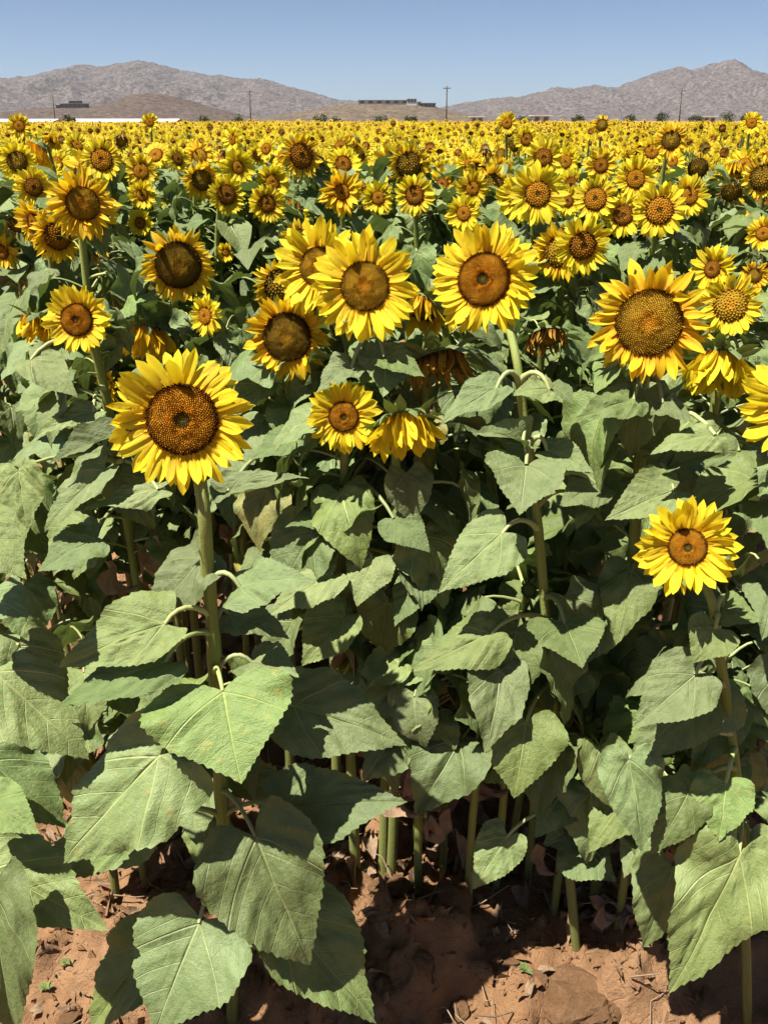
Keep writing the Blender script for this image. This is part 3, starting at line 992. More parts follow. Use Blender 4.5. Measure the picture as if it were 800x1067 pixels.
# plant whose tall bare stem crosses the middle right
P2 = by_pixel(504, 291, 118, .19)
n2 = face(P2, -16, 16)
s2 = [at(600, 1000, 1.26), at(592, 900, 1.27), at(581, 780, 1.27), at(573, 690, 1.28), at(565, 600, 1.29), at(556, 505, 1.30), at(545, 430, 1.31), at(536, 365, 1.33)]
base2 = s2[0].copy(); base2.z = gz(base2.x, base2.y) - .02
plant2 = sunflower(P2, .095, .48, n2, 'fresh', 'orange', base2, "tall upright sunflower with long petals and orange disc on a long bare stem",
                   lod=0, stem_pts=[base2] + s2[1:], stem_r=.0090)
B_LEAVES = [
    (548, 484, 541, 534, 80, 1.20, 1.12, (0, -.75, .6), .35), (572, 406, 534, 412, 40, 1.27, 1.25, (0, -.5, .85), .6), (575, 402, 596, 420, 34, 1.30, 1.26, (.1, -.5, .85), .6),
    (588, 650, 606, 694, 92, 1.20, 1.12, (.1, -.6, .75), .4), (548, 752, 535, 828, 86, 1.17, 1.11, (0, -.75, .6), .4), (523, 556, 460, 616, 74, 1.24, 1.20, (-.1, -.6, .75), .4),
    (512, 660, 434, 698, 62, 1.22, 1.19, (0, -.5, .85), .4), (528, 872, 494, 924, 58, 1.22, 1.18, (0, -.6, .7), .4), (594, 690, 560, 726, 62, 1.30, 1.28, (.2, -.5, .85), .5),
    (600, 520, 650, 548, 60, 1.34, 1.32, (.2, -.5, .85), .5), (600, 880, 640, 918, 62, 1.22, 1.16, (.2, -.6, .7), .5), (602, 862, 568, 880, 56, 1.24, 1.20, (0, -.5, .85), .5),
]
for i, q in enumerate(B_LEAVES):
    hero_leaf(*plant2, *q[:7], hint=q[7], bend=q[8], seed=200 + i)

# lower sunflower on the right
P3 = by_pixel(716, 570, 106, .148)
n3 = face(P3, -4, 20)
s3 = [at(778, 1075, 1.10), at(777, 990, 1.10), at(772, 880, 1.10), at(766, 800, 1.10), at(757, 730, 1.10), at(748, 675, 1.09), at(741, 625, 1.08)]
base3 = s3[0].copy(); base3.z = gz(base3.x, base3.y) - .02
plant3 = sunflower(P3, .074, .385, n3, 'fresh', 'orange', base3, "lowest open sunflower, bright yellow with a small orange disc, among leaves at the right",
                   lod=0, stem_pts=[base3] + s3[1:], stem_r=.0085)
C_LEAVES = [
    (724, 703, 663, 756, 66, 1.03, .99, (-.1, -.6, .75), .4), (725, 732, 660, 792, 66, 1.06, 1.03, (-.2, -.5, .8), .4), (655, 790, 668, 884, 74, 1.02, .96, (0, -.8, .55), .4),
    (716, 828, 680, 888, 58, 1.02, .98, (0, -.7, .65), .4), (756, 816, 748, 874, 66, 1.03, .98, (0, -.7, .65), .4), (770, 890, 700, 1028, 96, .98, .92, (-.1, -.75, .6), .4),
    (745, 655, 722, 690, 52, 1.05, 1.02, (0, -.6, .8), .5), (752, 632, 790, 648, 50, 1.09, 1.06, (.2, -.5, .85), .5), (782, 890, 830, 960, 90, 1.00, .95, (.2, -.6, .7), .4),
    (700, 905, 672, 985, 66, 1.08, 1.05, (-.1, -.7, .65), .4),
]
for i, q in enumerate(C_LEAVES):
    hero_leaf(*plant3, *q[:7], hint=q[7], bend=q[8], seed=300 + i)

# plant off the lower left corner whose leaves reach in
base4 = Vector((-.78, 1.02, gz(-.78, 1.02) - .02))
P4 = Vector((-.86, 1.06, 1.30))
plant4 = sunflower(P4, .085, .5, face(P4, -10, 10), 'fresh', 'orange', base4, "sunflower at the left edge of which only broad dark leaves reach into view", lod=1, stem_r=.012)
D_LEAVES = [
    (-8, 700, 88, 788, 100, 1.02, .99, (.3, -.5, .8), .4), (-14, 792, 66, 860, 76, 1.05, 1.03, (.3, -.4, .85), .4), (-16, 838, 38, 868, 56, .98, .95, (.3, -.4, .85), .4),
    (-10, 905, 106, 968, 90, .96, .93, (.3, -.5, .8), .4), (-8, 930, 16, 1078, 92, .90, .84, (.15, -.75, .6), .4), (-10, 625, 28, 640, 70, 1.04, 1.0, (.2, -.6, .8), .4),
    (-30, 545, 26, 600, 84, 1.02, .98, (.2, -.7, .7), .4), (20, 672, 70, 742, 80, 1.06, 1.04, (.2, -.6, .8), .4),
]
for i, q in enumerate(D_LEAVES):
    hero_leaf(*plant4, *q[:7], hint=q[7], bend=q[8], seed=400 + i)

# further sunflowers one can pick out: px, py, size px, real size m, disc ratio, yaw, pitch, petals, disc, label, leaves
FR = (.16, .95, 12)
LIST = [
    (380, 298, 116, .185, .45, -4, 14, 'fresh', 'olive', "round sunflower with an olive-brown disc overlapping another bloom at its back"),
    (332, 278, 100, .17, .42, -14, 14, 'fresh', 'olive', "sunflower half hidden behind the round olive-disced bloom"),
    (676, 336, 128, .19, .54, -4, 12, 'gold', 'olive', "large sunflower with a broad olive disc and short pointed petals"),
    (299, 351, 92, .165, .56, -6, 10, 'gold', 'dark', "golden sunflower with a wide dark disc, above the small orange-disced bloom"),
    (358, 434, 78, .130, .42, 0, 14, 'fresh', 'orange', "small round sunflower touching the drooping orange bloom in mid picture"),
    (80, 333, 72, .135, .48, -12, 16, 'fresh', 'orange', "small sunflower with an orange disc, upper left of the largest bloom"),
    (186, 276, 78, .165, .62, 14, 6, 'gold', 'dark', "sunflower with a very wide dark disc striped by petal shadows"),
    (838, 425, 130, .19, .46, -14, 12, 'fresh', 'olive', "sunflower cut off by the picture's edge, only its petals showing"),
    (750, 396, 84, .165, .50, -10, -48, 'fresh', 'dark', "nodding sunflower with hanging yellow petals below a green crown of bracts"),
    (420, 460, 84, .138, .48, 12, -44, 'fresh', 'orange', "nodding sunflower with hanging orange petals beside the small round bloom"),
    (455, 400, 96, .17, .60, 25, -52, 'dry', 'dark', "withered nodding head with spiky green bracts and shrivelled brown petals"),
    (570, 366, 62, .135, .60, 10, -48, 'dry', 'dark', "withered dark nodding head beside the tall bare stem"),
    (761, 318, 66, .14, .52, -12, 10, 'fresh', 'olive', "sunflower with a tan disc just above the nodding yellow bloom"),
    (214, 329, 44, .09, .42, -38, 10, 'fresh', 'orange', "narrow small sunflower turned aside, above the largest bloom"),
    (40, 348, 52, .12, .5, -40, -45, 'gold', 'dark', "nodding golden sunflower tucked behind the small orange-disced one"),
    (152, 362, 62, .14, .5, -5, -50, 'gold', 'dark', "nodding sunflower peeping out over the top of the largest bloom"),
    (112, 402, 50, .12, .45, -62, 0, 'gold', 'brown', "sunflower in profile behind the petals of the largest bloom"),
    (438, 336, 66, .13, .58, -30, -35, 'gold', 'dark', "dark half-closed sunflower between the two upright big blooms"),
    (462, 322, 56, .12, .45, -30, -5, 'fresh', 'brown', "sunflower showing a few petals behind the tall upright bloom"),
    (293, 298, 62, .14, .60, 20, 8, 'gold', 'dark', "sunflower with a dark striped disc, left of the overlapping pair"),
    (86, 212, 76, .17, .46, 14, 10, 'gold', 'olive', "large sunflower with a brown-olive disc among the left-hand cluster"),
    (60, 246, 58, .14, .5, 30, 5, 'gold', 'brown', "dark-centred sunflower turned aside below the left-hand cluster"),
    (36, 232, 50, .13, .4, -40, 0, 'gold', 'brown', "shaggy sunflower in half profile at the edge of the left-hand cluster"),
    (312, 253, 50, .14, .58, -25, 4, 'gold', 'dark', "sunflower with a dark disc peering over the overlapping pair"),
    (583, 262, 62, .14, .52, -12, 0, 'gold', 'olive', "sunflower with a dull olive disc joined to a twin bloom"),
    (607, 256, 64, .14, .46, 16, 4, 'fresh', 'brown', "brown-disced sunflower overlapping its dull olive twin"),
    (560, 202, 64, .16, .42, 4, 10, 'fresh', 'orange', "fresh sunflower with another bloom just behind its left side"),
    (541, 205, 52, .15, .42, -14, 8, 'fresh', 'orange', "sunflower mostly hidden behind a fresh bloom under the right-hand range"),
    (687, 219, 58, .15, .50, -2, 10, 'fresh', 'orange', "foremost sunflower of the bright group at right"),
    (649, 224, 46, .13, .46, 0, 10, 'fresh', 'brown', "sunflower overlapped by the foremost one of the bright group"),
    (620, 207, 48, .135, .50, -4, 12, 'fresh', 'orange', "sunflower at the outer end of the bright group at right"),
    (662, 186, 48, .14, .42, 8, 12, 'fresh', 'orange', "sunflower at the top of the bright group at right"),
    (718, 204, 44, .135, .42, 18, 12, 'fresh', 'orange', "sunflower peeping out behind the bright group at right"),
    (483, 222, 40, .12, .40, -10, 10, 'fresh', 'orange', "small sunflower directly above the tall upright bloom"),
    (492, 196, 40, .13, .36, 10, 10, 'fresh', 'orange', "pale sunflower behind the small one above the tall upright bloom"),
    (432, 203, 44, .13, .46, 0, 10, 'fresh', 'brown', "neat round sunflower standing alone in mid field"),
    (106, 166, 44, .14, .52, 0, 10, 'fresh', 'orange', "upright sunflower with a half dark disc on a tall straight stem"),
    (147, 178, 36, .13, .46, 0, 12, 'fresh', 'orange', "sunflower with a broad orange disc beside the tall straight stem"),
    (148, 203, 32, .11, .38, 4, 8, 'fresh', 'orange', "small sunflower with an orange disc below the broad orange one"),
    (314, 162, 48, .15, .55, 22, 6, 'gold', 'brown', "sunflower turned aside showing a large half dark disc"),
    (236, 203, 42, .13, .50, 26, 6, 'fresh', 'brown', "sunflower turned aside at the front of a leaning trio"),
    (210, 187, 44, .14, .50, 26, 2, 'gold', 'dark', "dark-disced sunflower in a leaning trio"),
    (248, 174, 40, .13, .34, 18, 8, 'fresh', 'orange', "sunflower at the top of a leaning trio"),
    (278, 212, 42, .13, .44, 14, 8, 'fresh', 'brown', "front one of two small sunflowers standing one over the other"),
    (284, 189, 38, .13, .40, 6, 8, 'fresh', 'orange', "rear one of two small sunflowers standing one over the other"),
    (356, 200, 50, .15, .34, 0, 6, 'gold', 'orange', "shaggy sunflower with hardly any disc, behind the overlapping pair"),
    (235, 263, 22, .07, .34, 20, 12, 'fresh', 'orange', "tiny young sunflower standing apart amid leaves"),
    (394, 206, 36, .12, .40, 0, 8, 'fresh', 'orange', "small sunflower left of the neat round one"),
    (426, 172, 46, .15, .6, 0, -8, 'gold', 'dark', "dark wide-disced sunflower behind the neat round one"),
    (566, 164, 42, .14, .46, 6, 8, 'fresh', 'brown', "brown-disced sunflower above the fresh one under the right-hand range"),
    (591, 209, 34, .11, .40, 4, 10, 'fresh', 'brown', "small sunflower squeezed between two groups at right"),
    (626, 172, 36, .12, .44, 0, 10, 'fresh', 'brown', "sunflower standing over the outer end of the bright group"),
    (699, 146, 38, .14, .52, 0, 6, 'gold', 'dark', "big shaggy sunflower far back under the pointed summit"),
    (795, 185, 44, .15, .62, -20, -4, 'gold', 'dark', "wide-disced sunflower at the far right edge"),
    (742, 280, 52, .13, .36, -34, 4, 'fresh', 'brown', "shaggy sunflower in half profile behind the tan-disced one"),
    (786, 287, 32, .10, .50, 0, 8, 'gold', 'dark', "small dark-disced sunflower at the right edge"),
    (795, 243, 36, .12, .42, -10, 8, 'fresh', 'orange', "sunflower at the right edge level with the bright group"),
    (762, 200, 32, .12, .66, 0, -25, 'dry', 'dark', "large bare dark disc with hardly any petals, right of the bright group"),
    (727, 175, 32, .12, .66, -6, -20, 'dry', 'dark', "blackened disc with scraps of petal above the bright group"),
    (18, 168, 42, .14, .50, 6, 8, 'fresh', 'dark', "dark-disced sunflower near the picture's left edge"),
    (35, 195, 42, .13, .46, 24, 8, 'fresh', 'brown', "brown-disced sunflower turned aside near the left edge"),
    (20, 243, 40, .12, .6, 10, -40, 'dry', 'dark', "nodding dark head at the left edge below the cluster"),
    (2, 262, 40, .12, .4, -20, 0, 'gold', 'brown', "shaggy sunflower cut by the left edge"),
    (528, 128, 24, .14, .46, 0, 10, 'fresh', 'orange', "tall sunflower breaking the skyline right of the middle pole"),
    (627, 130, 22, .14, .55, 0, 8, 'gold', 'dark', "tall dark-disced sunflower breaking the skyline under the right-hand range"),
    (20, 131, 26, .15, .44, 0, 10, 'fresh', 'orange', "tall sunflower breaking the skyline at the far left"),
    (156, 127, 20, .13, .44, 0, 10, 'fresh', 'orange', "tall sunflower breaking the skyline by the brown hill"),
    (783, 128, 24, .14, .44, 0, 10, 'fresh', 'orange', "tall sunflower breaking the skyline at the far right"),
    (146, 232, 30, .10, .42, -20, 6, 'fresh', 'brown', "sunflower with ragged petals left of the striped dark disc"),
    (100, 268, 30, .09, .5, 0, -40, 'gold', 'dark', "nodding small bloom under the left-hand cluster"),
    (598, 205, 26, .10, .42, 0, 8, 'fresh', 'brown', "little sunflower just left of the bright group"),
]
PINNED[:] = [(q[0], q[1] + (q[2] * .3 if q[6] < -30 else 0), q[2], FPX * q[3] / q[2]) for q in LIST] + list(HEADS)
PLACED = {}
for i, (px, py, size, D, rd, yaw, pitch, st, dc, lab) in enumerate(LIST):
    rr = random.Random(900 + i)
    P = by_pixel(px, py - (size * .24 if pitch < -30 else 0), size, D)
    n = face(P, yaw, pitch)
    Yd = P.y
    lod = 0 if size > 70 else (1 if size > 42 else 2)
    side = rr.uniform(-.05, .05) + (.03 if px > 400 else -.02)
    hor = Vector((n.x, n.y, 0)).normalized() * -.09
    bx, by = P.x + side + hor.x, P.y + hor.y + rr.uniform(0, .05)
    base = Vector((bx, by, gz(bx, by) - .02))
    lf = (.36, .88, 26) if Yd < 2.2 else (.52, .92, 23 if Yd < 5 else 16)
    PLACED[i] = sunflower(P, D / 2, rd, n, st, dc, base, lab, "sunflowers of the field", lod=lod, leaves=lf, r=rr,
              leaf_size=(.145 if Yd < 2 else .15) if D > .11 else .13, stem_r=.011 if D > .12 else .008)

# broad leaves of these plants that stand out in the picture: plant (-1 the tall bare stem), joint, tip, width, nearer by
E_LEAVES = [
    (2, 660, 417, 602, 437, 52, .05, .4), (2, 690, 420, 722, 440, 36, .05, .4), (2, 745, 453, 680, 472, 44, .08, .5), (2, 695, 487, 757, 470, 40, .03, .4), (2, 702, 512, 634, 542, 54, .08, .4),
    (-1, 517, 405, 460, 442, 50, .03, .4), (-1, 545, 460, 494, 452, 38, .05, .5), (-1, 622, 505, 584, 528, 50, .03, .5), (-1, 570, 470, 616, 492, 46, .02, .4),
    (5, 97, 430, 40, 453, 34, .05, .5), (5, 116, 455, 54, 482, 34, .10, .4), (5, 32, 375, 78, 412, 46, .05, .4), (5, 108, 490, 50, 552, 56, .12, .4), (5, 165, 510, 88, 532, 36, .12, .4),
    (5, 20, 490, 30, 548, 58, .12, .4), (5, 100, 562, 42, 594, 58, .15, .4), (3, 307, 458, 263, 478, 46, .08, .5), (3, 237, 512, 318, 498, 40, .15, .4), (3, 362, 536, 300, 548, 44, .15, .4),
    (4, 388, 582, 372, 630, 56, .05, .4), (4, 410, 540, 446, 574, 50, .05, .5), (4, 345, 600, 282, 640, 58, .06, .4), (4, 358, 642, 318, 692, 62, .06, .4), (4, 440, 600, 412, 650, 52, .04, .4),
    (12, 770, 372, 800, 400, 44, .05, .4), (0, 400, 372, 440, 392, 44, .04, .4), (0, 366, 384, 332, 408, 44, .03, .4), (8, 770, 470, 730, 520, 60, .08, .4), (8, 778, 520, 812, 560, 60, .08, .4),
]
for i, (pl, bx, by, tx, ty, wp, near, bd) in enumerate(E_LEAVES):
    pr = plant2 if pl < 0 else PLACED[pl]
    Y0 = 1.30 if pl < 0 else pr[2][-1].y
    hero_leaf(*pr, bx, by, tx, ty, wp, Y0 - near, Y0 - near - .04, hint=(rnd.uniform(-.25, .15), -.5, .82), bend=bd, fold=rnd.uniform(.1, .4), seed=600 + i)

# ------------------------------------------------------------------ the other sunflowers near enough to be told apart
MAXN = 300
cands = []
rc = random.Random(77)
row_y = 1.42
while row_y < 11.5:
    half = .49 * row_y + .35
    x = -half
    while x < half:
        cands.append((x + rc.uniform(-.07, .07), row_y + rc.uniform(-.16, .16)))
        x += rc.uniform(.20, .32) if row_y > 2.6 else rc.uniform(.18, .28)
    row_y += .46 if row_y > 2.6 else .34
cands.sort(key=lambda c: c[1])
BANDS = [(2.7, "low in the front rows"), (3.9, "in the near field"), (5.6, "in the middle field"), (7.6, "well back"), (99, "far back")]
MARKS = [(110, "dark hillside house"), (205, "brown hilltop"), (320, "brown hill's thin pole"), (430, "pale hilltop house"), (510, "tallest pole"), (620, "right-hand foothills"),
         (715, "right-hand pole"), (900, "pointed summit")]
SEEN = {}
ORD = ["", "second ", "third ", "fourth ", "fifth ", "sixth ", "seventh ", "eighth ", "ninth ", "tenth ", "eleventh ", "twelfth "]
LOOK = {('fresh', 'orange'): "fresh orange-disced", ('fresh', 'brown'): "bright brown-disced", ('fresh', 'olive'): "fresh olive-disced", ('gold', 'dark'): "golden dark-disced", ('gold', 'olive'): "golden olive-disced",
        ('gold', 'brown'): "golden brown-disced", ('dry', 'dark'): "withered dark", ('bud', 'green'): "unopened green"}
count = len(LIST) + 4
for (px, py) in ((487, 965), (436, 955), (548, 925), (690, 1010), (640, 985), (655, 940), (300, 905), (120, 930), (60, 925), (360, 915), (735, 985), (460, 925), (515, 940), (575, 965), (610, 935), (705, 955), (420, 905), (760, 1000), (668, 985), (530, 900)):
    d = ray(px, py); t = -CAM_H / d.z
    cands.insert(0, (d.x * t, d.y * t))
bases = [Vector((o.location.x, o.location.y)) for o in COL.objects if o.name.startswith("sunflower")]
specs = []
for (x, y) in cands:
    if count + len(specs) >= MAXN: break
    if any((Vector((x, y)) - b).length < (.05 if y < 1.5 else .15 if y < 3 else .13) for b in bases): continue
    g = gz(x, y)
    if y < 2.75:
        hgt = rc.uniform(.90, 1.20) - max(0, .55 * (1.95 - y))
        D = rc.uniform(.05, .07)
        st, dc, rd, yaw, pitch = 'bud', 'green', .5, rc.uniform(-60, 60), rc.uniform(30, 70)
    else:
        hgt = min(1.62, max(1.1, rc.gauss(1.41, .10)))
        u = rc.random()
        st, dc = ('fresh', rc.choice(['orange', 'orange', 'brown'])) if u < .56 else (('gold', rc.choice(['dark', 'olive', 'brown'])) if u < .86 else ('dry', 'dark'))
        D = rc.uniform(.15, .22)
        rd = rc.uniform(.40, .50) if st == 'fresh' else rc.uniform(.48, .62)
        rd = round(rd * 12.5) / 12.5
        yaw, pitch = rc.gauss(-4, 26), rc.gauss(16, 9)
        if u > .70: yaw, pitch = rc.uniform(-60, 60), rc.uniform(-60, -20)
    P = Vector((x, y - .08, g + hgt))
    px, py, zc = project(P)
    sz = FPX * D / zc
    if px < -sz or px > W + sz: continue
    if st != 'bud':
        bad = False
        for (qx, qy, qs, qz) in PINNED:
            d = math.hypot(px - qx, py - qy)
            if zc < qz + .05 and d < .46 * (sz + qs): bad = True
            elif zc >= qz and d < .42 * qs: bad = True
        if py > 232: bad = True
        if bad:
            # keep the plant as a lower one whose head stays under the leaves
            hgt -= .35
            st, dc, rd, D, pitch = 'bud', 'green', .5, .06, 45
            P = Vector((x, y - .04, g + hgt)); px, py, zc = project(P)
    specs.append((P, D, rd, yaw, pitch, st, dc, x, y, px))
    bases.append(Vector((x, y)))
for i, (P, D, rd, yaw, pitch, st, dc, x, y, px) in enumerate(specs):
    rr = random.Random(3000 + i)
    band = next(b for lim, b in BANDS if y < lim)
    mark = next(m for lim, m in MARKS if px < lim)
    side = "" 
    key = (st, dc, band, mark)
    SEEN[key] = SEEN.get(key, 0) + 1
    o_ = ORD[SEEN[key] - 1] if SEEN[key] <= len(ORD) else "%dth " % SEEN[key]
    lab = f"{o_}{LOOK[(st, dc)]} sunflower {band}, below the {mark}"
    lod = 1 if (y < 2.75 and st != 'bud') else 2
    if st == 'bud' and y < 2.6: lod = 1
    base = Vector((x, y, gz(x, y) - .02))
    n = face(P, yaw, pitch)
    lf = ((.55 if x > -.2 else .3, .97, 13 if x > -.2 else 17) if y < 1.6 else ((.48 if x > -.3 else .3, .97, 22 if x > -.3 else 26) if st == 'bud' else (.45, .92, 22))) if y < 3.2 else (.52, .96 if st == 'bud' else .92, 23 if y < 5 else 16)
    sunflower(P, D / 2, rd, n, st, dc, base, lab, "sunflowers of the field", lod=lod, leaves=lf, r=rr, leaf_size=.155 if y > 2.2 else .145, stem_r=.0105 if y > 1.6 else .0085)
print('buds', sum(q[5] == 'bud' for q in specs), 'of', len(specs))
y_end = max(s[8] for s in specs)

# ------------------------------------------------------------------ the rest of the field as one mass
def build_field():
    g = np.random.default_rng(21)
    rF = random.Random(21)
    mats = [M_LEAF, M_PETAL, M_GOLD, M_DISC['orange'], M_DISC['dark'], M_STEM]

    def head_part(mb, hz, D, rd, yaw, pitch, gold, npet, seg):
        n = Vector((math.sin(yaw) * math.cos(pitch), -math.cos(yaw) * math.cos(pitch), math.sin(pitch)))
        fr = np.array(head_frame(n))
        c = np.array((0, -.06, hz))
        Rr = D / 2
        V, U, F = [(0, 0, .2 * rd)], [(.88, .3)], []
        for k in range(seg):
            a = 2 * math.pi * k / seg
            V.append((rd * math.cos(a), rd * math.sin(a), 0)); U.append((.95, rF.uniform(.0, .5)))
        for k in range(seg):
            F.append((0, 1 + k, 1 + (k + 1) % seg))
        mb.add((fr @ (np.array(V) * Rr).T).T + c, F, U, 4 if gold else 3)
        for k in range(npet):
            a = 2 * math.pi * (k + rF.uniform(-.3, .3)) / npet
            w = math.pi * 1.25 * .75 / npet
            e = rF.uniform(-.25, .3)
            L = rF.uniform(.85, 1.1)
            if npet > 12:
                P = [(rd * .9 * math.cos(a), rd * .9 * math.sin(a), -.02), (.72 * L * math.cos(a - w), .72 * L * math.sin(a - w), e * .35), (.72 * L * math.cos(a + w), .72 * L * math.sin(a + w), e * .35), (L * math.cos(a), L * math.sin(a), e * .6)]
                f = [(0, 1, 2), (1, 3, 2)]; u = [(0.25, 0), (.6, -.4), (.6, .4), (1, 0)]
            else:
                P = [(rd * .8 * math.cos(a - w), rd * .8 * math.sin(a - w), -.02), (rd * .8 * math.cos(a + w), rd * .8 * math.sin(a + w), -.02), (L * math.cos(a), L * math.sin(a), e * .5)]
                f = [(0, 2, 1)]; u = [(.5, 0), (.6, .3), (1, 0)]
            mb.add((fr @ (np.array(P) * Rr).T).T + c, f, u, 2 if gold else 1)

    def leaf_part(mb, z, az, L, simple):
        d = np.array((math.cos(az), math.sin(az), 0)); s = np.array((-math.sin(az), math.cos(az), 0)); up = np.array((0, 0, 1))
        b = d * .08 + up * (z + .05)
        dr = rF.uniform(.1, .9)
        m = b + d * L * .45 - up * L * .15 * dr; t = b + d * L * .9 - up * L * .75 * dr
        w = L * .42
        if simple:
            P = [b, m + s * w + up * .02, t, m - s * w + up * .02]
            f = [(0, 2, 1), (0, 3, 2)]; u = [(0, .02), (.4, .4), (1, .02), (.4, -.4)]
        else:
            P = [b - d * .02, b + s * w * .8 + up * .03, m + s * w + up * .02, t, m - s * w + up * .02, b - s * w * .8 + up * .03, m - up * .02]
            f = [(0, 6, 1), (1, 6, 2), (2, 6, 3), (3, 6, 4), (4, 6, 5), (5, 6, 0)]; u = [(0, .02), (.05, .4), (.45, .4), (1, .02), (.45, -.4), (.05, -.4), (.4, .02)]
        mb.add(np.array(P), f, u, 0)

    def template(level):
        mb = MB()
        gold = rF.random() < .28
        hang = rF.random() < .12
        hz = min(rF.gauss(1.40, .10), 1.53)
        yaw = rF.gauss(0, .45); pitch = rF.gauss(.34, .16)
        if hang: yaw, pitch = rF.uniform(-1.5, 1.5), rF.uniform(-.9, -.2)
        D = rF.uniform(.17, .23)
        head_part(mb, hz, D, rF.uniform(.32, .44) if not gold else rF.uniform(.40, .52), yaw, pitch, gold, {0: 18, 1: 10, 2: 6}[level], {0: 10, 1: 6, 2: 5}[level])
        nl = {0: 10, 1: 5, 2: 3}[level]
        for k in range(nl):
            leaf_part(mb, hz * (.58 + .27 * k / nl), rF.uniform(0, 6.28), rF.uniform(.15, .23), level > 0)
        if level < 2:
            mb.tube([(0, 0, .2), (0, 0, hz * .7), (0, -.03, hz - .05)], .011, 3, m=5, cap=False)
        return mb.arrays()

    Vs, Fs, Us, Ms, Ts = [], [], [], [], []
    off = 0
    for (d0, d1, dens, level, nt) in ((y_end - .35, 24, 6.6, 0, 26), (24, 58, 6.0, 1, 26), (58, 125, 4.0, 2, 24)):
        temps = [template(level) for _ in range(nt)]
        area_x = .49 * 1.18
        n = int(dens * (area_x * 2) * (d1 ** 2 - d0 ** 2) / 2)
        yy = np.sqrt(g.uniform(d0 ** 2, d1 ** 2, n))
        xx = g.uniform(-1, 1, n) * (area_x * yy + .6)
        zz = ground_z(xx, yy) + (fbm(xx / 9.0 + 50, yy / 9.0 + 50, 2) - .5) * .14
        idx = g.integers(0, nt, n)
        rz = g.normal(0, .12, n); sc = g.normal(1, .05, n)
        ti = g.uniform(-.14, .14, n)
        for k in range(nt):
            V, F, U, M = temps[k]
            sel = np.nonzero(idx == k)[0]
            m = len(sel)
            if not m: continue
            c, s = np.cos(rz[sel])[:, None], np.sin(rz[sel])[:, None]
            X = (V[None, :, 0] * c - V[None, :, 1] * s) * sc[sel][:, None] + xx[sel][:, None]
            Y = (V[None, :, 0] * s + V[None, :, 1] * c) * sc[sel][:, None] + yy[sel][:, None]
            Z = V[None, :, 2] * sc[sel][:, None] + zz[sel][:, None]
            Vs.append(np.stack([X, Y, Z], -1).reshape(-1, 3))
            Fs.append((F[None] + (np.arange(m) * len(V))[:, None, None]).reshape(-1, 3) + off)
            Us.append(np.tile(U, (m, 1))); Ms.append(np.tile(M, m)); Ts.append(np.repeat(ti[sel], len(V)))
            off += m * len(V)
    me = make_mesh("sunflower_field", np.vstack(Vs), np.vstack(Fs), np.vstack(Us), np.concatenate(Ms), mats, smooth=False, tint=np.concatenate(Ts))
    link("sunflower_field", me, label="mass of far sunflowers filling the field to the horizon", kind="stuff")
    print("field tris", len(me.polygons))
print('y_end', y_end)
build_field()

# ------------------------------------------------------------------ behind the field: roofs, houses, poles, trees
M_WHITE = plain("white_painted_metal", (.50, .49, .47), .5, .08, .4)
M_WALL = plain("plaster", (.52, .46, .38), .85, .12, .5)
M_DKWALL = plain("dark_stone_wall", (.20, .175, .15), .85, .2, .6)
M_GLASS = plain("dark_glass", (.07, .07, .07), .15, .1, 1.0, spec=.5, bump=0)
M_ROOF = plain("pale_flat_roof", (.34, .31, .27), .85, .1, .5)
M_WOOD = plain("weathered_wood", (.085, .065, .05), .9, .25, 3)
M_METAL = plain("grey_fitting", (.22, .22, .22), .5, .1, 5)
M_BARK = plain("bark", (.10, .075, .05), .9, .25, 4)

def tree_leaf_mat():
    k = NT("desert_tree_leaves")
    oi = k.node("ShaderNodeAttribute", attribute_name="tint").outputs["Fac"]
    col = k.mix(oi, (.035, .050, .018), (.075, .085, .032))
    k.t.links.new(col, k.p.inputs["Base Color"])
    k.p.inputs["Roughness"].default_value = .7
    k.translucent(col, .2)
    return k.mat
M_TREE = tree_leaf_mat()

def long_shed(px0, px1, Y, ztop, label):
    x0, x1 = at(px0, HORIZON, Y).x, at(px1, HORIZON, Y).x
    root = link("farm_shed", None, label=label, cat="shed")
    root.location = ((x0 + x1) / 2, Y, 0)
    w = (x1 - x0) / 2
    mb = MB().box(-w + .4, w - .4, 0.4, 9.6, -.2, ztop - .55)
    link("wall", mb.mesh("wall", [M_WALL], False), root)
    n = 14
    for k in range(n):                       # sheets of the ridged roof
        a, b = -w + 2 * w * k / n + .02, -w + 2 * w * (k + 1) / n - .02
        V = [(a, 0, ztop - .62), (b, 0, ztop - .62), (b, 5, ztop), (a, 5, ztop), (b, 10, ztop - .62), (a, 10, ztop - .62)]
        V2 = [(x, y, z - .05) for x, y, z in V]
        F = [(0, 1, 2), (0, 2, 3), (3, 2, 4), (3, 4, 5), (6, 8, 7), (6, 9, 8), (9, 10, 8), (9, 11, 10), (0, 6, 7), (0, 7, 1), (1, 7, 8), (1, 8, 2), (0, 3, 9), (0, 9, 6), (2, 8, 10), (2, 10, 4), (3, 5, 11), (3, 11, 9), (4, 10, 11), (4, 11, 5)]
        link("roof_panel", make_mesh("roof_panel", V + V2, F, None, None, [M_WHITE], False), root)
    return root
long_shed(64, 181, 150, 2.0, "long low shed with a white roof at the end of the field")
long_shed(-60, 52, 165, 2.0, "white roofed shed partly cut off at the far left, beyond the blooms")

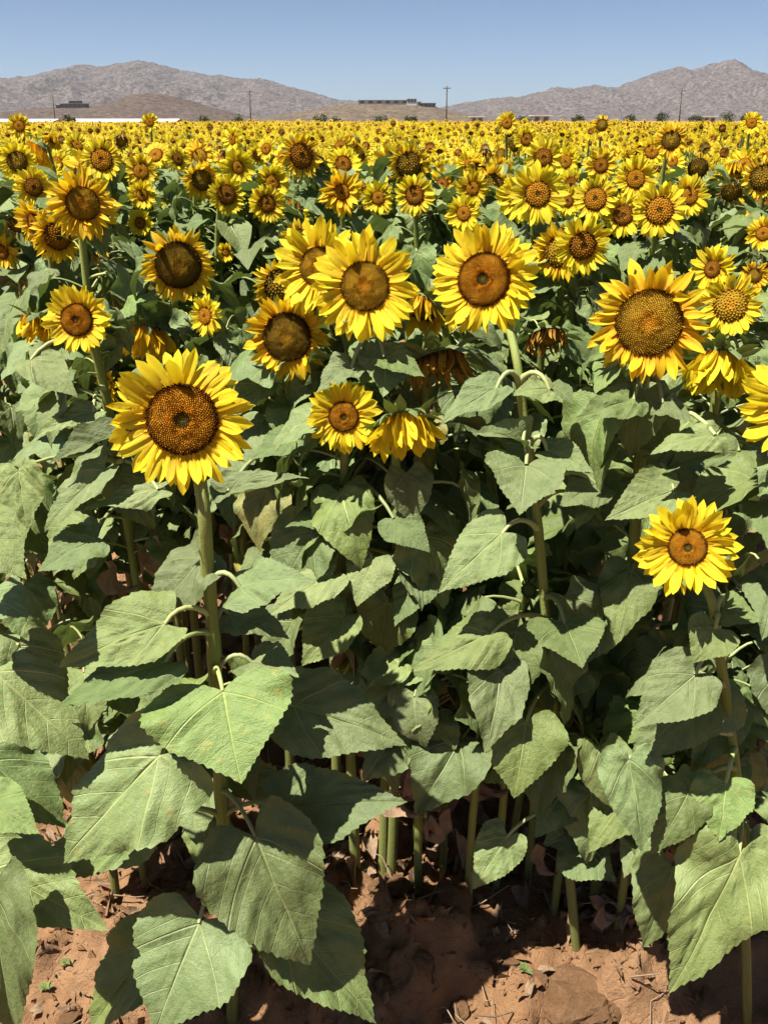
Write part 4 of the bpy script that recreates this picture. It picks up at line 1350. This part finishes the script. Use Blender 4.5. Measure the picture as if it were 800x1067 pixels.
def flat_house(name, px, py, hz, Y, blocks, label, wall, roofm):
    """blocks: x0, x1, depth, z0, z1 in metres relative to the house, with windows"""
    c = at(px, py, Y)
    root = link(name, None, label=label, cat="house")
    root.location = (c.x, Y, c.z)
    for (x0, x1, dp, z0, z1, nwin) in blocks:
        link("wall", MB().box(x0, x1, 0, dp, z0, z1).mesh("wall", [wall], False), root)
        link("roof", MB().box(x0 - .7, x1 + .7, -.9, dp + .7, z1 + .003, z1 + .45).mesh("roof", [roofm], False), root)
        for k in range(nwin):
            cx = x0 + (x1 - x0) * (k + .5) / nwin; hw = (x1 - x0) / nwin * .24
            wz0, wz1 = max(z0, z1 - 3.0) + .5, z1 - .45
            win = link("window", MB().box(cx - hw, cx + hw, -.06, -.003, wz0, wz1).mesh("window", [M_GLASS], False), root)
            link("frame", MB().box(cx - hw - .15, cx - hw - .003, -.1, -.003, wz0 - .15, wz1 + .15).box(cx + hw + .003, cx + hw + .15, -.1, -.003, wz0 - .15, wz1 + .15)
                 .box(cx - hw, cx + hw, -.1, -.003, wz1 + .003, wz1 + .15).box(cx - hw, cx + hw, -.1, -.003, wz0 - .15, wz0 - .003).mesh("frame", [M_METAL], False), win)
    return root
flat_house("hilltop_house", 400, 107, 0, 880, [(-25, 24, 14, -6, 2.4, 6)], "long pale flat-roofed house on top of the tan hill", M_WALL, M_ROOF)
flat_house("white_house", 429, 108, 0, 872, [(-4.5, 4.5, 9, -5, 4.4, 3), (5.2, 9, 8, -5, 2.0, 1)], "small white house beside the long hilltop house", M_WHITE, M_WHITE)
flat_house("dark_house", 446, 110, 0, 868, [(-8, 7, 8, -5, 2.2, 4)], "low dark annex at the end of the tan hilltop", M_DKWALL, M_DKWALL)
flat_house("hillside_house", 76, 110.5, 0, 1000, [(-14, 14, 12, -7, 2.6, 6), (-4, 8, 9, 3.1, 5.4, 3), (-19, -14.8, 9, -7, 1.2, 1)], "dark terraced house on the slope of the brown hill", M_DKWALL, M_DKWALL)
flat_house("far_barn", 564, 124.5, 0, 420, [(-4, 4, 8, -3, 1.6, 2)], "small white barn beyond the field under the right-hand foothills", M_WHITE, M_WHITE)
flat_house("far_cabin", 739, 125, 0, 430, [(-3, 3, 6, -3, 1.4, 2)], "little white cabin beyond the field under the pointed summit", M_WHITE, M_WHITE)
flat_house("far_cabin", 497, 124.5, 0, 440, [(-3, 3, 6, -3, 1.2, 2)], "little pale cabin beyond the field near the middle pole", M_WALL, M_WHITE)

def pole(px, ytop, Y, label, arm=True, r=.17):
    c = at(px, HORIZON, Y)
    top = at(px, ytop, Y).z
    root = link("utility_pole", None, label=label, cat="pole", group="utility poles behind the field")
    root.location = (c.x, Y, 0)
    root.rotation_euler = (0, -math.atan2(c.x, Y) * .18, 0)
    link("post", MB().tube([(0, 0, -.5), (0, 0, top * .5), (0, 0, top)], [r, r * .85, r * .68], 10).mesh("post", [M_WOOD]), root)
    if arm:
        ca = link("crossarm", MB().box(-.85, .85, -.26, -.15, top - .58, top - .46).mesh("crossarm", [M_WOOD], False), root)
        for k in (-.75, -.32, .32, .75):
            link("insulator", MB().tube([(k, -.21, top - .448), (k, -.21, top - .38), (k, -.21, top - .30), (k, -.21, top - .22)], [.05, .09, .06, .08], 8).mesh("insulator", [M_METAL]), ca)
    return root
pole(465, 89, 205, "tallest utility pole with a crossarm, right of the tan hill")
pole(261, 93, 235, "thin utility pole standing at the foot of the brown hill")
pole(708, 92, 225, "thin utility pole in front of the pointed summit")
pole(57, 98, 260, "utility pole beside the dark terraced house", arm=False)

def desert_tree(px, Y, hgt, wid, label, seed):
    r = np.random.default_rng(seed)
    x = at(px, HORIZON, Y).x
    root = link("desert_tree", None, label=label, cat="tree", group="trees behind the field")
    root.location = (x, Y, 0)
    mb = MB()
    mb.tube([(0, 0, -.2), (.05, 0, hgt * .3), (.12, .05, hgt * .55)], [.14, .11, .07], 7)
    for k in range(5):
        a = k * 1.3
        mb.tube([(.05, 0, hgt * .3), (math.cos(a) * wid * .2, math.sin(a) * wid * .2, hgt * .55), (math.cos(a) * wid * .36, math.sin(a) * wid * .36, hgt * .75)], [.07, .05, .02], 5)
    link("trunk", mb.mesh("trunk", [M_BARK]), root)
    n = 420
    cl = r.normal(0, 1, (9, 3)); cl /= np.linalg.norm(cl, axis=1)[:, None]
    cl = cl * np.array((wid * .34, wid * .34, hgt * .2)) + np.array((0, 0, hgt * .66))
    c = cl[r.integers(0, 9, n)] + r.normal(0, 1, (n, 3)) * np.array((wid * .12, wid * .12, hgt * .10))
    s = .22
    A = r.normal(0, 1, (n, 3)); A /= np.linalg.norm(A, axis=1)[:, None]
    B = np.cross(A, r.normal(0, 1, (n, 3))); B /= np.linalg.norm(B, axis=1)[:, None]
    V = np.stack([c - A * s, c + B * s * .6, c + A * s, c - B * s * .6], 1).reshape(-1, 3)
    i = np.arange(n) * 4
    F = np.concatenate([np.stack([i, i + 1, i + 2], 1), np.stack([i, i + 2, i + 3], 1)])
    me = make_mesh("crown", V, F, None, None, [M_TREE], False, tint=np.repeat(r.random(n), 4))
    link("crown", me, root)
TREES = [(334, 190, 2.9, 3.4, "dark round tree at the field's end below the hilltop house"), (352, 195, 2.5, 2.6, "small tree beside the round one below the hilltop house"),
         (602, 200, 2.7, 3.0, "low dark tree at the field's end under the foothills"), (655, 210, 2.8, 3.6, "broad low tree left of the right-hand pole"), (690, 205, 3.2, 3.0, "bushy tree at the foot of the right-hand pole"),
         (724, 215, 2.9, 3.6, "low tree just past the right-hand pole"), (757, 210, 3.2, 3.8, "dark tree under the slope of the pointed summit"), (776, 205, 2.9, 3.0, "dark bush-like tree beside the one under the summit slope"),
         (73, 140, 2.9, 1.6, "single dark shrub standing by the white shed roof"), (212, 190, 2.6, 3.0, "low tree at the foot of the brown hill"), (428, 200, 2.6, 3.0, "low tree left of the middle pole"),
         (545, 210, 2.6, 3.6, "low tree by the white barn"), (248, 200, 2.6, 2.8, "low tree beside the thin pole"), (395, 205, 2.6, 4.0, "flat-topped low tree below the tan hill")]
for i, (px, Y, hg, wd, lab) in enumerate(TREES):
    desert_tree(px, Y, hg, wd, lab, 50 + i)

# ------------------------------------------------------------------ on the bare soil
def clod_mesh(seed):
    r = np.random.default_rng(seed)
    import bmesh
    bm = bmesh.new()
    bmesh.ops.create_icosphere(bm, subdivisions=3, radius=1)
    co = np.array([v.co[:] for v in bm.verts])
    d = 1 + (fbm(co[:, 0] * 1.4 + seed, co[:, 1] * 1.4 + co[:, 2] * 1.7 + 9, 5, .65) - .5) * 1.5
    co = co * d[:, None] * np.array((1, r.uniform(.65, .9), r.uniform(.45, .65)))
    F = np.array([[v.index for v in f.verts] for f in bm.faces])
    bm.free()
    return make_mesh("soil_clod", co, F, None, None, [M_SOIL], smooth=False)
CLODS = [clod_mesh(s) for s in range(5)]
rk = random.Random(8)
CL_LABEL = {0: "rounded lump of soil at the top of the sunlit mound", 3: "largest clod of reddish soil at the bottom between two stems", 4: "clod of soil leaning on the largest clod at the bottom",
            9: "flat lit clod of soil below the biggest leaf at left", 10: "small lit clod next to the flat one below the biggest leaf", 11: "clod of soil in the lower left corner", 12: "clod of soil at the foot of the thick front stem"}
CL = [(405, 955, .05), (470, 985, .045), (520, 990, .04), (592, 1050, .085), (625, 1060, .04), (560, 1040, .02), (440, 1040, .022), (530, 1020, .018), (300, 900, .02), (150, 885, .035), (185, 875, .03),
      (70, 1055, .025), (265, 1040, .03), (480, 1050, .03), (400, 1045, .025)]
for i, (px, py, s) in enumerate(CL):
    d = ray(px, py); t = -CAM_H / d.z
    x, y = d.x * t, d.y * t
    o = link("soil_clod", CLODS[i % 5], None, CL_LABEL.get(i, "small reddish clod on the bare soil right of the big dark bottom leaf"), "clod", "clods on the bare soil in front")
    o.location = (x, y, gz(x, y) + s * .12)
    o.rotation_euler = (rk.uniform(-.4, .4), rk.uniform(-.4, .4), rk.uniform(0, 6.28))
    o.scale = (s, s, s)

def build_litter():
    r = np.random.default_rng(4)
    mb = MB()
    for k in range(1300):
        y = r.uniform(.85, 3.0); x = r.uniform(-1, 1) * (.55 * y + .15)
        if y < 1.27 and r.random() < .8: continue
        z = gz(x, y) + .006
        L = r.uniform(.015, .07)
        V, F, U = blade(6, 2, r, fold=r.uniform(.3, 1.2), bend=r.uniform(.5, 2.5), wave=.15, teeth=False, quilt=0)
        a = r.uniform(0, 6.28); t = r.normal(0, .4, 2)
        Mx = np.array(Matrix.Rotation(a, 3, 'Z') @ Matrix.Rotation(t[0], 3, 'X') @ Matrix.Rotation(t[1], 3, 'Y'))
        mb.add((Mx @ (V * L * np.array((1, r.uniform(.5, 1), 1))).T).T + np.array((x, y, z + L * .12)), F, U, 0)
    link("leaf_litter", mb.mesh("leaf_litter", [M_DEADLEAF]), label="crumbled dry leaves scattered over the soil", kind="stuff")
    mb = MB()
    for k in range(9000):
        y = r.uniform(.8, 2.6); x = r.uniform(-1, 1) * (.55 * y + .15)
        s = .0018 + .011 * r.random() ** 2.2
        z = gz(x, y) + s * .3
        q = r.normal(0, 1, (4, 3)) * s
        mb.add(q + np.array((x, y, z)), [(0, 1, 2), (0, 2, 3), (0, 3, 1), (1, 3, 2)])
    link("soil_crumbs", mb.mesh("soil_crumbs", [M_SOIL], False), label="loose crumbs of dry soil", kind="stuff")
    mb = MB()
    for k in range(130):
        y = r.uniform(.95, 2.6); x = r.uniform(-1, 1) * (.52 * y + .1)
        a = r.uniform(0, 6.28); L = r.uniform(.04, .18); z = gz(x, y) + .012
        e = r.uniform(-.1, .5)
        p0 = Vector((x, y, z)); d = Vector((math.cos(a) * math.cos(e), math.sin(a) * math.cos(e), abs(math.sin(e))))
        mb.tube([p0, p0 + d * L * .35 + Vector((r.uniform(-.012, .012), r.uniform(-.012, .012), .006)), p0 + d * L * .7 + Vector((r.uniform(-.02, .02), r.uniform(-.02, .02), .012)), p0 + d * L], [.002, .0018, .0014, .001], 4, cap=False)
    link("dry_twigs", mb.mesh("dry_twigs", [plain("straw", (.22, .16, .10), .9, .3, 30)]), label="thin dry stalks and twigs lying on the soil", kind="stuff")
build_litter()

def seedling(px, py, s, label, seed):
    r = random.Random(seed)
    d = ray(px, py); t = -CAM_H / d.z
    x, y = d.x * t, d.y * t
    root = link("weed_seedling", None, label=label, cat="weed", group="weed seedlings on the soil")
    root.location = (x, y, gz(x, y) - .003)
    link("stem", MB().tube([(0, 0, 0), (0, 0, s * .6)], [.0015, .001], 5).mesh("stem", [M_STEM]), root)
    V, F, U = blade(6, 2, np.random.default_rng(seed), fold=.2, bend=.5, teeth=False)
    me = make_mesh("leaf", V, F, U, None, [M_BRACT])
    for k in range(6):
        o = link("leaf", me, root)
        o.location = (0, 0, s * (.35 + .05 * k))
        o.rotation_euler = (0, -r.uniform(.1, .6), k * 1.9)
        L = s * r.uniform(.6, 1)
        o.scale = (L, L * .8, L)
for i, (px, py, s, lab) in enumerate([(48, 1030, .022, "tiny pale green weed on the lit soil at lower left"), (72, 1016, .018, "tiny weed just past the lower left one"), (395, 975, .016, "tiny weed on the sunlit clod"),
                                      (544, 1030, .024, "small green weed between the clods at the bottom"), (275, 1015, .018, "tiny weed beside the big dark leaf at the bottom")]):
    seedling(px, py, s, lab, i)

# ------------------------------------------------------------------ air
def build_haze():
    k = NT("thin_haze")
    k.t.nodes.remove(k.p)
    v = k.node("ShaderNodeVolumePrincipled")
    v.inputs["Color"].default_value = (.50, .57, .66, 1)
    v.inputs["Density"].default_value = 0.00006
    v.inputs["Anisotropy"].default_value = 0.1
    k.t.links.new(v.outputs[0], k.out.inputs["Volume"])
    me = MB().box(-9500, 9500, -9500, 9500, -6, 420).mesh("haze", [k.mat], False)
    link("haze", me, label="thin dusty air over the plain", kind="stuff")
USE_HAZE = True
if USE_HAZE:
    build_haze()
print("objects", len(bpy.data.objects))
